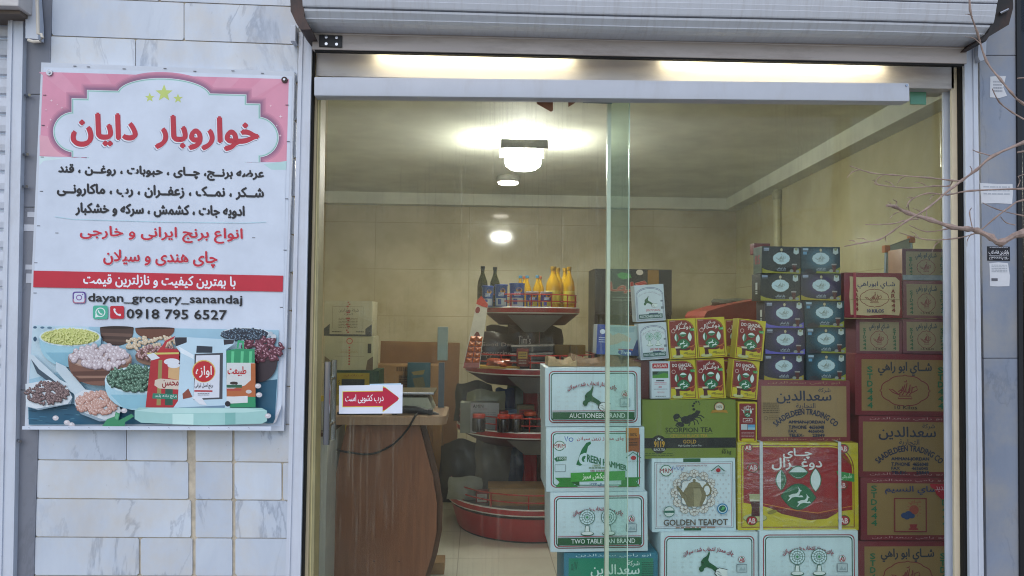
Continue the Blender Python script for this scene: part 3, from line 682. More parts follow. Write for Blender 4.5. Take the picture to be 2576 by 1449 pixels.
    for s, bx_ in (('انواع برنج ایرانی و خارجی', (610, 378, 1832, 515)), ('چای هندی و سیلان', (787, 558, 1642, 695))):
        tx(s, Dn, *bx_, 'e9ecf2', .045, .019, dy=.6); tx(s, Dn, *bx_, 'c22238', .036, .019)
    p.poly([Dn(260, 717), Dn(2140, 755), Dn(2136, 876), Dn(257, 842)], 'bf2238')
    tx('با بهترین کیفیت و نازلترین قیمت', Dn, 636, 742, 1780, 858, 'e7e8ee', .032, .019)
    tx('dayan_grocery_sanandaj', Dn, 672, 888, 1830, 985, K, .03, .015)
    tx('0918 795 6527', Dn, 962, 1006, 1715, 1086, K, .035, .013)
    c = Dn(604, 920)
    p.rr(c[0]-16.5, c[1]-15, c[0]+16.5, c[1]+15, 7, '5a3f8e'); p.poly([(c[0]-16, c[1]+4), (c[0]+16, c[1]+2), (c[0]+14, c[1]+14), (c[0]-14, c[1]+14)], 'b0707f')
    p.rr(c[0]-13.2, c[1]-11.8, c[0]+13.2, c[1]+11.8, 5, bw); p.ring(c[0], c[1], 7.6, 7.2, 2.4, '7f5596', bw); p.ell(c[0]+9, c[1]-8, 1.6, 1.6, '5a3f8e', 8)
    c = Dn(764, 1031); p.rr(c[0]-18.5, c[1]-17, c[0]+18.5, c[1]+17, 5, '4bb093'); p.ell(c[0], c[1], 12.5, 12, 'e0ebe9'); p.poly([(c[0]-12, c[1]+3), (c[0]-13, c[1]+13), (c[0]-3, c[1]+11)], 'e0ebe9'); p.ell(c[0], c[1], 10, 9.6, '4bb093')
    p.line([(c[0]-5, c[1]-5), (c[0]-4, c[1]-1), (c[0], c[1]+4), (c[0]+5, c[1]+5)], 3, 'e0ebe9')
    c = Dn(890, 1031); p.rr(c[0]-17.5, c[1]-16, c[0]+17.5, c[1]+16, 4, 'c01f33'); p.line([(c[0]-7, c[1]-8), (c[0]-6, c[1]-2), (c[0], c[1]+5), (c[0]+7, c[1]+7)], 4.2, 'e7e8ee'); p.ell(c[0]-6.5, c[1]-7, 3, 3, 'e7e8ee', 10); p.ell(c[0]+7, c[1]+6.5, 3, 3, 'e7e8ee', 10)
    # --- food picture
    def pl(pts, c): p.poly([Ph(*q_) for q_ in pts], c)
    def el(x, y, a, b_, c, rot=0, n=22): p.ell(*Ph(x, y), a/3.849, b_/3.849, c, n, rot)
    pl([(110, 40), (1000, 60), (2485, 85), (2470, 700), (2440, 985), (70, 1000), (60, 800)], '9ec2d2')
    pl([(110, 40), (650, 52), (620, 420), (80, 560)], 'bcd3dc')
    pl([(66, 820), (500, 800), (1100, 700), (1300, 700), (2470, 560), (2445, 985), (70, 998)], '2f5f78')
    for k in range(70):
        x = rn.uniform(80, 2400); y = rn.uniform(830, 985); el(x, y, rn.uniform(20, 70), rn.uniform(2, 6), rn.choice(['3f7590', '24506a', '56899c', '1e4358']), .08, 8)
    def bowl(x0, x1, yt, yb, ry, body, rim, inner):
        n = 16; cx = (x0+x1)/2; hw = (x1-x0)/2
        pts = [(cx+hw*math.cos(math.pi*k/n), yt+(yb-yt)*(math.sin(math.pi*k/n)**.75)) for k in range(n+1)]
        pl(pts, body)
        pts = [(cx+hw*.8*math.cos(math.pi*k/n), yb-(yb-yt)*.35+(yb-yt)*.33*math.sin(math.pi*k/n)) for k in range(n+1)]
        if rim != body: pass
        el(cx, yt, hw, ry, rim); el(cx, yt, hw*.95, ry*.86, inner)
    def heap(cx, cy, rx_, ry_, n, sz, asp, cols, top=False):
        L = []
        for _ in range(n*3):
            if len(L) >= n: break
            a = rn.uniform(0, 2*math.pi); r = math.sqrt(rn.uniform(0, 1)); L.append((cy+ry_*r*math.sin(a), cx+rx_*r*math.cos(a)))
        for y, x in sorted(L):
            s_ = sz*rn.uniform(.8, 1.2); t = rn.uniform(-1.2, 1.2); c1, c2, c3 = cols
            p.ell(*Ph(x, y+s_*.22), s_/3.849, s_*asp/3.849, c3, 9, t, .35); p.ell(*Ph(x, y), s_*.92/3.849, s_*asp*.85/3.849, c1, 9, t, .35)
            p.ell(*Ph(x-s_*.2, y-s_*asp*.3), s_*.4/3.849, s_*asp*.32/3.849, c2, 7, t, .35)
    bowl(760, 1085, 60, 235, 14, '4a3630', '33241f', '2b1d18'); pl([(770, 110), (1075, 120), (1062, 150), (775, 140)], '6a5046'); pl([(780, 170), (1050, 180), (1030, 200), (790, 192)], '5d463d')
    bowl(1100, 1480, 66, 170, 10, '6b4233', '3f2720', '2c1b15')
    bowl(1925, 2400, 120, 300, 60, 'a9c3cc', 'd3dde2', '3b4252'); heap(2150, 125, 215, 55, 130, 22, .5, ('2f3a48', '7e96a8', '161c26'))
    el(2440, 150, 26, 26, 'c7ccd2'); el(2410, 120, 22, 22, 'b7bfc7')
    heap(1320, 215, 330, 75, 120, 20, .75, ('cbb79a', 'e6dac4', '9f8464'))
    bowl(2080, 2480, 330, 590, 60, '3a2f36', '2b2328', '4b2d38'); heap(2330, 270, 200, 110, 75, 36, .55, ('63303f', 'b58b97', '34161f'))
    bowl(1110, 1560, 330, 430, 80, '8a6a58', '7a5a4a', '6a4a40'); heap(1330, 310, 200, 85, 110, 20, .6, ('a27a78', 'd9c3bf', '5f3b3e'))
    bowl(190, 785, 150, 440, 92, '9cc7d4', 'cfdfe4', 'c3c979'); pl([(250, 300), (700, 300), (610, 420), (380, 430)], '83b4c5'); heap(490, 145, 270, 78, 260, 9, .8, ('cdd083', 'e1e3a6', 'b3b566'))
    el(160, 58, 18, 12, '3f5f78'); el(230, 60, 20, 11, '4f6f88'); el(300, 62, 24, 11, '5f7f92'); el(160, 170, 17, 24, '2f5068')
    # spoons
    pl([(98, 310), (150, 330), (400, 560), (560, 640), (545, 700), (440, 640), (200, 460), (110, 360)], 'c7d5dc'); pl([(120, 360), (200, 460), (440, 640), (420, 670), (180, 500)], '40525f')
    pl([(540, 700), (620, 650), (850, 690), (950, 760), (985, 860), (940, 930), (820, 945), (640, 880), (540, 800)], 'd4dade'); pl([(540, 800), (640, 880), (820, 945), (940, 930), (900, 955), (780, 960), (600, 890)], '8fa3b0')
    pl([(360, 390), (450, 430), (640, 650), (540, 710), (480, 610), (360, 470)], 'c3d2d9')
    heap(765, 780, 205, 105, 190, 26, .6, ('c39a8c', 'e0c7bd', '96695c'))
    pl([(75, 600), (300, 560), (480, 640), (525, 730), (480, 790), (180, 835), (80, 815)], 'd0d8dd'); pl([(80, 815), (180, 835), (480, 790), (520, 740), (510, 790), (200, 850)], '8698a4')
    heap(285, 680, 205, 105, 220, 21, .5, ('6f5a5a', 'a58f8c', '3d2e30'))
    # chickpeas in the brown bowl
    bowl(490, 1100, 350, 615, 100, '7b5648', 'a48472', 'b39a92'); pl([(520, 480), (1060, 470), (1000, 560), (600, 580)], '5b3c33'); pl([(560, 520), (1000, 520), (960, 540), (600, 545)], '93705f')
    heap(800, 335, 285, 105, 120, 30, .9, ('c3b5b8', 'e0d8da', '8c7c82'))
    # mung beans in the pale bowl
    bowl(845, 1500, 560, 850, 130, 'a7ccd8', 'c3dbe1', '3f5a4c'); pl([(900, 700), (1450, 700), (1330, 830), (1030, 835)], '8bbccb'); heap(1130, 540, 255, 125, 210, 22, .62, ('4d6f5c', '8fb09b', '213a2c'))
    # three rice bags on the round stand
    pl([(1290, 380), (1380, 250), (1560, 270), (1560, 820), (1240, 825)], 'b02c35'); pl([(1380, 260), (1430, 185), (1520, 140), (1525, 155), (1445, 200), (1420, 270)], 'b3333a'); pl([(1250, 300), (1560, 295), (1558, 312), (1270, 318)], 'c9c06a')
    pl([(1365, 370), (1400, 370), (1385, 800), (1345, 800)], '9a8b55'); pl([(1430, 600), (1500, 600), (1500, 800), (1425, 800)], '2a5848'); pl([(1460, 430), (1565, 430), (1560, 560), (1455, 540)], 'cfa877'); el(1490, 385, 75, 32, 'd9dde3'); el(1510, 420, 60, 25, 'd9dde3')
    pl([(1330, 560), (1380, 545), (1560, 560), (1558, 650), (1370, 640), (1325, 610)], 'd3c4b3'); p.txt('محسن', *Ph(1400, 560), *Ph(1555, 635), '8f2a2d', .03)
    pl([(1310, 685), (1545, 695), (1545, 745), (1305, 735)], '2f7f68'); p.txt('برنج دانه بلند', *Ph(1330, 695), *Ph(1540, 735), 'c9d9d3', .02)
    pl([(1250, 320), (1320, 300), (1380, 350), (1300, 372)], 'd6dbe0')
    pl([(2010, 280), (2110, 260), (2280, 265), (2290, 820), (2010, 820)], '2f8f63'); pl([(2110, 250), (2120, 180), (2180, 185), (2180, 265), (2165, 265), (2160, 205), (2135, 205), (2125, 260)], '3aa070')
    for x in (2060, 2150, 2230): pl([(x, 285), (x+28, 285), (x+22, 395), (x-4, 395)], '5fc08a')
    pl([(2015, 395), (2280, 395), (2290, 700), (2010, 760)], 'd3d6d4'); pl([(2245, 400), (2288, 400), (2290, 720), (2010, 715), (2010, 660), (2190, 610), (2245, 560)], 'b5673c')
    p.txt('طبیعت', *Ph(2025, 430), *Ph(2200, 520), 'b52a2e', .035); el(2080, 588, 35, 14, '3b2d2a'); el(2105, 590, 16, 14, '3b2d2a'); pl([(2012, 605), (2160, 605), (2160, 632), (2012, 632)], '2f5f45'); pl([(2012, 640), (2155, 640), (2155, 660), (2012, 660)], 'b5483c')
    pl([(2012, 720), (2215, 710), (2215, 775), (2012, 785)], 'd9dcdc'); el(2225, 670, 28, 18, 'cfc9c5')
    pl([(1515, 150), (1640, 150), (1720, 155), (1990, 170), (2090, 175), (2085, 215), (2010, 270), (2015, 780), (2050, 820), (1960, 850), (1560, 845), (1495, 840), (1550, 760), (1575, 300), (1530, 240)], 'bcd5e2')
    pl([(1518, 152), (1635, 152), (1635, 200), (1530, 240)], '2c2a33'); pl([(1985, 172), (2088, 178), (2080, 212), (1990, 225)], '2f2c35'); pl([(1560, 240), (1700, 320), (1700, 360), (1580, 300)], 'e0eaf0')
    pl([(1730, 232), (1880, 240), (1878, 300), (1725, 300)], '2b3440'); pl([(1710, 310), (1980, 300), (1975, 740), (1700, 750)], '46484f'); pl([(1725, 325), (1950, 320), (1945, 725), (1700, 735)], 'd9dde6')
    el(1797, 475, 112, 108, 'd9b96a'); el(1797, 478, 103, 100, 'bf2531'); p.txt('اوازه', *Ph(1722, 425), *Ph(1872, 535), 'f0e8e4', .02)
    p.txt('برنج اصل ایرانی', *Ph(1712, 590), *Ph(1885, 645), '2a2430', .015); pl([(1708, 655), (1880, 657), (1880, 672), (1708, 670)], 'b02a34'); p.greek(*Ph(1740, 685), *Ph(1850, 712), 2, '6a6a72', .4, 5)
    pl([(1595, 690), (1650, 640), (1690, 720), (1600, 740)], '8a4a3a'); pl([(1680, 720), (1780, 730), (1830, 800), (1760, 790)], 'dfe2e8'); el(2025, 785, 26, 26, '25242c'); pl([(1560, 820), (2000, 800), (1990, 850), (1570, 846)], '6d8ba3')
    pl([(1140, 850), (1180, 820), (2350, 825), (2400, 850), (2400, 950), (2350, 975), (1800, 990), (1200, 965), (1140, 930)], '9ec9c4'); pl([(1150, 850), (1300, 825), (2200, 830), (2390, 850), (2200, 868), (1400, 875)], 'b7dad5')
    pl([(1500, 880), (1700, 880), (1700, 985), (1500, 980)], 'c3e3dd'); pl([(2000, 872), (2100, 868), (2100, 980), (2000, 985)], '7fb5ae')
    pl([(960, 860), (1000, 880), (985, 945), (1110, 880), (1135, 905), (1050, 960), (1045, 998), (830, 998), (880, 930), (950, 905)], '3f8f66'); pl([(965, 870), (990, 890), (975, 940), (950, 920)], '67b083')
    for x, y in ((388, 920), (495, 963), (1040, 850), (2325, 700), (2315, 615), (2410, 900), (540, 985)): el(x, y, 30, 24, 'c9c3c6', 0, 12); el(x-6, y-6, 14, 10, 'e3e0e2', 0, 10)
    pl([(70, 998), (2440, 1000), (2440, 1040), (70, 1030)], bw)
    for x in range(130, 2400, 190): p.line([Ph(x, 1010), Ph(x+18, 1018)], .8, '6b6b74')
    p.build('banner_print', o)
    # curled lower right corner and pins
    b = MB(); c0 = [P(x, y, SIGN_Y-.003-d) for x, y, d in ((684, 1068, .0), (709, 1016, .0), (706, 1030, .02), (694, 1062, .022))]
    b.prism(c0[::-1], mat('dcdde2', .6, name='banner_back'), (0, .0012, 0)); b.build('curled_corner', o)
    for x, y, c, lb in ((125, 183, 'b9b9bd', 'pale washer pin'), (716, 201, '3a2f2d', 'dark rusty washer pin')):
        b = MB(); v = P(x, y, SIGN_Y-.004); b.tube([v+Vector((0, .003, 0)), v-Vector((0, .004, 0))], .0125, mat(c, .4, metal=.7, name='washer'), 14); b.tube([v-Vector((0, .003, 0)), v-Vector((0, .008, 0))], .005, STEEL, 8)
        b.build('pin', o, smooth=True, label=lb+' in the corner of the banner')
    for x, y in ((188, 166), (222, 168), (312, 173), (415, 172), (490, 179), (586, 178), (660, 184), (112, 239), (108, 315), (106, 395), (104, 481), (97, 568), (90, 661), (88, 737), (722, 264), (725, 356), (721, 500), (717, 629), (708, 773), (143, 586), (638, 598)):
        v = P(x, y, SIGN_Y-.003); b = MB(); b.box(v-Vector((.006, .0005, .0012)), v+Vector((.006, .0008, .0012)), mat('4a4a50', .4, metal=.5, name='staple')); b.build('staple', o)
banner()

# ------------------------------------------------------------ shop interior: lamps
def lamps():
    c = P(1316, 374, 2.32); c.z = CEIL_Z
    t = thing('ceiling_lamp', 'large lit ceiling lamp with a dark square band and glowing glass bowl', 'lamp', c)
    r = .17; b = MB(); zt_, zb_ = CEIL_Z-.035, CEIL_Z-.10
    DK = mat('55534f', .35, metal=.4, name='dark_lamp_band')
    for s in (-1, 1): b = MB(); b.box((c.x-r, c.y+s*r-.004, zb_), (c.x+r, c.y+s*r+.004, zt_), DK); b.build('band', t)
    b = MB(); b.lathe([(.02, CEIL_Z), (.02, zb_-.02)], (c.x, c.y, 0), STEEL, 12); b.build('stem', t)
    b = MB(); b.lathe([(.02, zb_-.012), (.12, zb_-.02), (.135, zb_-.05), (.128, zb_-.09), (.095, zb_-.115), (.0001, zb_-.12)], (c.x, c.y, 0), emit('fffdf4', 88, 'lit_bowl'), 28); b.build('bowl', t, smooth=True)
    b = MB(); b.lathe([(.0001, zt_-.03), (.1, zt_-.03), (.1, zt_-.02), (.0001, zt_-.02)], (c.x, c.y, 0), emit('fffdf4', 285, 'lit_ring'), 24); b.build('light_ring', t)
    c = P(1278, 470, 3.75); c.z = CEIL_Z
    t = thing('ceiling_lamp', 'small round lit ceiling lamp further back in the shop', 'lamp', c)
    b = MB(); b.lathe([(.105, 0), (.112, -.04), (.10, -.055)], c, mat('a9a79a', .4, name='lamp_ring'), 28); b.build('rim', t, smooth=True)
    b = MB(); b.lathe([(.098, -.05), (.09, -.068), (.0001, -.075)], c, emit('fff4e6', 14, 'lit_disc'), 28); b.build('diffuser', t, smooth=True)
lamps()

# ------------------------------------------------------------ cartons
def carton(rect, Y, depth, name, label, side, fn=None, art=None, cat='box', group=None, tilt=0, yaw=0, bev=.004, top=None, wear=0):
    x0, y0, x1, y1 = rect; xm = (x0+x1)/2; ym = (y0+y1)/2
    wd = P(x1, ym, Y).x-P(x0, ym, Y).x; ht = P(xm, y0, Y).z-P(xm, y1, Y).z
    o = thing(name, label, cat, P(xm, y1, Y), group, world=False); o.rotation_euler = (0, math.radians(tilt), math.radians(yaw))
    m = side if not isinstance(side, str) else mat(side, .5, var=.07, scale=9, name='carton')
    b = MB(); b.box((-wd/2, 0, 0), (wd/2, depth, ht), m, bev); b.build('carton', o, smooth=True)
    if fn:
        aw, ah = art or (x1-x0, y1-y0)
        p = Print(front_map(wd, ht, aw, ah, -.0004)); fn(p, aw, ah); p.build('printed_front', o)
    o['_d'] = (wd, ht, depth); return o
def frame2(p, w_, h_, m=10, outer='8e2433', inner='1d4f3c', bgc='c8dde4'):
    p.rr(m, m, w_-m, h_-m, 13, outer); p.rr(m+2.6, m+2.6, w_-m-2.6, h_-m-2.6, 11, bgc); p.rr(m+5, m+5, w_-m-5, h_-m-5, 10, inner); p.rr(m+7.6, m+7.6, w_-m-7.6, h_-m-7.6, 8, bgc)
def hammer(p, x, y, s, g='1f5a38'):
    q = lambda a, b_: (x+a*s, y+b_*s)
    p.poly([q(30, 0), q(32, 8), q(28, 22), q(26, 30), q(30, 37), q(50, 50), q(62, 62), q(55, 74), q(38, 58), q(22, 52), q(14, 56), q(10, 66), q(2, 68), q(-4, 60), q(-2, 52), q(4, 48), q(3, 34), q(10, 24), q(22, 16)], g); p.ell(*q(9, 38), 2.6*s, 2.6*s, '10241a', 10)
    p.poly([q(50, 60), q(62, 54), q(72, 56), q(88, 60), q(88, 84), q(76, 84), q(64, 88), q(54, 82), q(46, 74), q(48, 64)], '1c2a26'); p.poly([q(52, 62), q(62, 56), q(72, 58), q(88, 62), q(88, 82), q(75, 82), q(64, 86), q(55, 80), q(49, 73)], 'd9e2e2')
    for k in range(4): p.line([q(50+k*4, 68+k*4), q(62+k*3, 66+k*4)], 1.4*s, '27332f')
def fanp(p, x, y, s, g='1f5a44'):
    p.ring(x, y, 20*s, 20*s, 1.6*s, g, 'c8dde4'); p.ring(x, y, 14*s, 14*s, 1.3*s, g, 'c8dde4'); p.ring(x, y, 8*s, 8*s, 1.2*s, g, 'c8dde4')
    for k in range(12):
        a = math.pi*k/6; p.line([(x+4*s*math.cos(a), y+4*s*math.sin(a)), (x+19*s*math.cos(a), y+19*s*math.sin(a))], .9*s, g)
    p.ell(x, y, 3.4*s, 3.4*s, '3f8f5a', 10)
    p.poly([(x-5*s, y+21*s), (x+5*s, y+21*s), (x+7*s, y+38*s), (x-7*s, y+38*s)], g); p.poly([(x-3.6*s, y+22*s), (x+3.6*s, y+22*s), (x+5.4*s, y+38*s), (x-5.4*s, y+38*s)], 'd9e2e2')
    p.ell(x, y+42*s, 17*s, 6*s, g); p.ell(x, y+41*s, 15*s, 4.4*s, 'd9e2e2')
def abmark(p, x, y, s):
    p.ring(x, y, 10*s, 10*s, 1.2*s, 'a33a3a', 'c8dde4', 16); p.poly([(x, y-9*s), (x+3*s, y-5*s), (x, y-3*s), (x-3*s, y-5*s)], '2a6a48'); p.txt('AB', x-6.5*s, y-4*s, x+6.5*s, y+6.5*s, 'a8242e', .05)
WHITECARD = mat('c6d8e0', .5, var=.05, scale=7, dirt='8f8a80', dirtamt=.18, name='white_carton')
def p_white(kind, cap):
    def fn(p, w_, h_):
        k = w_/245
        frame2(p, w_, h_, 9*k if k < 1.2 else 10)
        rn = random.Random(4)
        for r in range(5):
            for c in range(9): p.txt('AB', 30*k+c*21*k, 48*k+r*12*k, 38*k+c*21*k, 52*k+r*12*k, 'c3d0d2', .0)
        t = 'چای ممتاز انتخاب شده سیلان'
        p.arc(t, w_/2-2, 210*k, 160*k, -22 if w_ < 235 else -23, 22, 14*k, '8f96a0', .02); p.arc(t, w_/2-3.2, 209*k, 160*k, -22, 22, 14*k, 'a52a3c', .012)
        if kind == 'hammer': hammer(p, 98*k, 45*k, .78*k)
        else: fanp(p, 92*k, 62*k, .98*k); fanp(p, 146*k, 62*k, .98*k)
        abmark(p, 203*k, 67*k, .85*k); p.rect(190*k, 79*k, 216*k, 99*k, '4a5a66'); p.rect(191*k, 80*k, 215*k, 98*k, 'b3c4ca'); p.poly([(195*k, 95*k), (201*k, 85*k), (206*k, 92*k), (210*k, 86*k), (213*k, 95*k)], '93a8b0')
        if cap:
            y = 109*k; p.rect(18*k, y, w_-18*k, y+1.6*k, 'a52a3c'); p.rect(18*k, y+4*k, w_-18*k, y+22*k, '14552f'); p.txt(cap, (61 if kind == 'hammer' else 52)*k, y+7*k, (203 if kind == 'hammer' else 212)*k, y+18.5*k, 'dbe3e1', .012); p.rect(18*k, y+24*k, w_-18*k, y+25.6*k, 'a52a3c')
            p.rect(18*k, y+28*k, w_-18*k, y+29.5*k, '1d4f3c')
    return fn
def mrm(p, x, y, s):
    p.ring(x, y, 14*s, 14*s, 2*s, '1f6a44', 'd3dddd', 18); p.rect(x-15*s, y-5*s, x+15*s, y+5*s, 'd3dddd'); p.txt('MRM', x-15*s, y-5*s, x+15*s, y+5*s, '8f2430', .03)
def p_green(p, w_, h_):
    frame2(p, w_, h_, 12, inner='1d6a4a')
    p.txt('چای ممتاز زرین سیلان', 78, 27, 198, 40, 'a82c34', .02); p.line([(47, 26), (51, 40), (55, 26)], 2, '2f4fae'); p.ring(63, 35, 6, 6, 2, '2f4fae', 'c8dde4', 14)
    mrm(p, 34, 52, 1.0); p.poly([(20, 88), (28, 82), (52, 82), (52, 92), (26, 96)], '1f6a44'); p.txt('100%', 29, 84, 52, 90, 'd5dfdd', .03)
    p.rect(22, 104, 49, 124, '3a4a48'); p.rect(23, 105, 48, 123, 'c8dde4')
    p.poly([(102, 44), (112, 40), (114, 46), (106, 54), (102, 72), (96, 100), (86, 108), (76, 104), (80, 92), (90, 62)], '167041'); p.txt('G', 84, 74, 106, 104, 'c8dde4', .08)
    p.txt('REEN HAMMER', 0, 0, 1, 1, '1c6a48', .05, lambda u, v: (104+100*u, 84-6*v-14*v*(1-.4*u)+26*u+12), hgt=14)
    p.txt('100%', 118, 104, 138, 110, '7a8a4a', .02); p.greek(108, 112, 160, 116, 1, '5a7a4a', .8, 3); p.txt('STD 322 BURMA', 112, 119, 160, 125, '8f3a3a', .02)
    p.poly([(22, 140), (70, 140), (70, 160), (84, 166), (24, 166), (34, 152)], '2a7f2f'); p.poly([(w_-10, 140), (190, 140), (190, 160), (180, 166), (w_-12, 166), (w_-22, 152)], '2a7f2f'); p.poly([(62, 127), (200, 122), (200, 148), (62, 152)], '3a9a36'); p.poly([(62, 152), (84, 151), (84, 164)], '175a1f')
    p.txt('چکش سبز', 92, 127, 150, 149, 'e0ead8', .02); p.txt('از سال ۱۳۲۴'.replace('۱۳۲۴', '۴۲۳۱'), 110, 155, 158, 164, '2a4a8f', .01)
    p.rect(202, 2, 236, 62, 'b5742a'); p.rect(202, 30, 236, 62, '8f4f22'); p.poly([(202, 62), (219, 56), (236, 62), (236, 72), (219, 66), (202, 72)], '8f4f22'); p.txt('100%', 209, 17, 230, 26, '2a1d14', .02); p.txt('QUALITY', 208, 32, 232, 38, '2a1d14', .01); p.greek(209, 42, 231, 55, 2, '4a2f1c', .5, 6)
    p.line([(202, 86), (220, 70), (240, 86)], 2.4, '1d6a4a'); p.ell(221, 86, 7, 6, 'a8242e', 12); p.txt('TEA HOUSE', 204, 94, 240, 98, '8a9a98', .0)
def p_saad(bg, fg, band, ar_band, kiloinfo=True):
    def fn(p, w_, h_):
        k = w_/232
        p.rect(10*k, 14*k, w_-10*k, h_-14*k, bg)
        for y in (2.5*k, h_-11.5*k): p.txt('ابو رامي سعدالدین', 26*k, y, w_-26*k, y+8.5*k, ar_band, .0)
        p.txt('سعدالدین', 48*k, 26*k, 184*k, 58*k, fg, .022); p.txt('شركة', 152*k, 18*k, 182*k, 32*k, fg, .012); p.txt('التجارية', 96*k, 56*k, 144*k, 73*k, fg, .01)
        p.arc('SAADELDEEN TRADING CO', 120*k, 186*k, 101*k, -46, 46, 14*k, fg, .05)
        p.txt('AMMAN-JORDAN', 77*k, 100*k, 167*k, 109.5*k, fg, .07); p.txt('T.PHONE  4656048', 77*k, 112.5*k, 165*k, 120.5*k, fg, .07); p.txt('FAX         4656045', 77*k, 123*k, 164*k, 130*k, fg, .07); p.txt('TELEX-      23849', 77*k, 133*k, 166*k, 140.5*k, fg, .07)
        if kiloinfo: p.greek(13*k, 56*k, 54*k, 84*k, 6, '5a4630', .4, 2); p.ring(20*k, 94*k, 5*k, 5*k, 1*k, '5a4630', bg, 10); p.greek(28*k, 88*k, 54*k, 100*k, 3, '6a5236', .35, 7)
    return fn
def p_teal(p, w_, h_):
    p.rect(12, 14, w_-12, h_-10, '1d8064'); p.txt('ابو رامي سعدالدین', 30, 3, w_-18, 13, 'b9d5dc', .0)
    p.txt('سعدالدین', 68, 30, 190, 62, 'd0e0dc', .022); p.txt('شركة', 160, 20, 190, 36, 'd0e0dc', .01); p.txt('التجارية', 110, 60, 160, 76, 'd0e0dc', .01); p.greek(196, 24, 226, 62, 7, '125a48', .4, 3); p.txt('٧/٥', 18, 22, 34, 44, '125040', .0)
    p.arc('SAADELDEEN TRADING CO', 122, 200, 110, -42, 42, 10, 'd0e0dc', .02)
def emblem(p, x, y, sx, sy, c, bgc, lw=1.6):
    """eight-lobed cartouche round a pen-drawn teapot"""
    pts = []
    for k in range(64):
        a = 2*math.pi*k/64; r = 1+.07*abs(math.sin(4*a)) - .06; r += .1*max(0, 1-abs(((a/(math.pi/2)+.5) % 1)-.5)*14)
        pts.append((x+sx*r*math.cos(a), y+sy*r*math.sin(a)))
    if bgc: p.poly(pts, bgc)
    p.line(pts, lw, c, closed=True); s = sy/34
    q = lambda a, b_: (x+a*s*min(1.3, sx/sy*.72), y+b_*s)
    p.line([q(-14, 18), q(14, 18), q(11, 12), q(-11, 12)], lw, c, True); p.line([q(-13, 8), q(-24, -2), q(-32, -4), q(-24, 4), q(-10, 10)], lw, c); p.line([q(14, 4), q(24, -2), q(22, -10), q(13, -6)], lw, c)
    for a in ((-12, 8, 0, -14), (-6, 10, 4, -18), (2, 10, 10, -14), (-10, -2, 10, 4), (8, 10, 14, -8), (-14, 2, -4, -10), (-2, -20, 3, -24)): p.line([q(a[0], a[1]), q((a[0]+a[2])/2+2, (a[1]+a[3])/2+2), q(a[2], a[3])], lw, c)
    p.txt('ابو راهي', *q(-11, -12), *q(12, 10), c, .0)
def vtext(p, s, x, y0, y1, wd, c):
    h = (y1-y0)/len(s)
    for i, ch in enumerate(s): p.txt(ch, x, y0+i*h+h*.12, x+wd, y0+(i+1)*h-h*.1, c, .05)
def p_std(bg, blue, red, green, kilo, code='STD444', faded=False):
    def fn(p, w_, h_):
        k = h_/155; p.rect(16*k, 14*k, w_-14*k, h_-12*k, bg)
        p.txt('شــاي ابو راهي', 58*k, 20*k, w_-58*k, 54*k, blue, .026)
        n = 30; emblem(p, w_/2, 92*k, (w_/2-64*k)*1.0, 38*k, red, None, 2.4*k)
        vtext(p, code, 30*k, 30*k if not faded else 40*k, 138*k, 13*k, green); vtext(p, code, w_-43*k, 30*k if not faded else 40*k, 138*k, 13*k, green)
        p.txt(kilo, w_/2-28*k, 129*k, w_/2+28*k, 138*k, '3a2f2a', .03)
    return fn
def p_naseem(p, w_, h_):
    bg = '93774a'; p.rect(16, 14, w_-20, h_-14, bg)
    for y in (3, h_-11): p.txt('ابو رامي سعدالدین', 28, y, w_-30, y+8, 'b58a8a', .0)
    vtext(p, 'STD444', 26, 18, 122, 14, '1f6a4a'); vtext(p, 'STD444', w_-42, 18, 122, 14, '1f6a4a'); p.txt('شاي النسيم', 60, 20, 190, 42, '24366a', .02)
    p.rect(82, 50, 164, 136, '7d2430'); p.rect(85, 53, 161, 133, bg); p.ell(132, 80, 12, 12, '9a4a3a')
    for k in range(12): a = math.pi*k/6; p.line([(132+14*math.cos(a), 80+14*math.sin(a)), (132+19*math.cos(a), 80+19*math.sin(a))], 1.5, '9a4a3a')
    for x, y, r in ((108, 94, 9), (118, 90, 9), (126, 95, 8), (114, 98, 8)): p.ell(x, y, r, r*.8, '24406f', 14)
    p.txt('شاي', 118, 56, 150, 66, '9a4a3a', .02); p.poly([(120, 116), (140, 116), (137, 127), (123, 127)], '8f2a30'); p.ell(130, 128, 13, 3, '8f2a30', 12)
    p.poly([(172, 14), (w_-20, 14), (w_-20, 52), (200, 52), (188, 40), (184, 28), (174, 22)], 'b01a35'); p.txt('جديد', 186, 20, 214, 34, 'd9b0b8', .015)
def p_ar444(p, w_, h_):
    p.poly([(14, 10), (40, 12), (90, 10), (130, 11), (140, 20), (139, 60), (141, 90), (138, 107), (100, 105), (60, 108), (16, 106), (13, 60), (15, 30)], 'c9b58f')
    p.txt('شـاي ابوراهي', 34, 22, 128, 40, '2c2f5c', .02); emblem(p, 76, 64, 36, 22, '7f2a24', None, 1.5); vtext(p, 'AR444', 26, 38, 98, 9, '7f2a2a'); vtext(p, 'AR444', 118, 40, 100, 9, '7f2a2a'); p.txt('10 KILOS', 56, 92, 98, 100, '23306a', .05)
    p.rect(22, .5, 29, h_-.5, 'b24a58'); p.line([(14, 68), (140, 67)], .9, '8f7a55')
def gazelle(p, x, y, s, c='d3e2e0'):
    q = lambda a, b_: (x+a*s, y+b_*s)
    p.poly([q(-16, 4), q(-7, 0), q(2, -1), q(6, -5), q(7, -10), q(5, -16), q(8, -12), q(10, -9), q(14, -7), q(10, -5), q(9, 0), q(6, 4), q(14, 3), q(17, 7), q(8, 7), q(0, 6), q(-8, 8), q(-14, 14), q(-18, 16), q(-12, 8)], c)
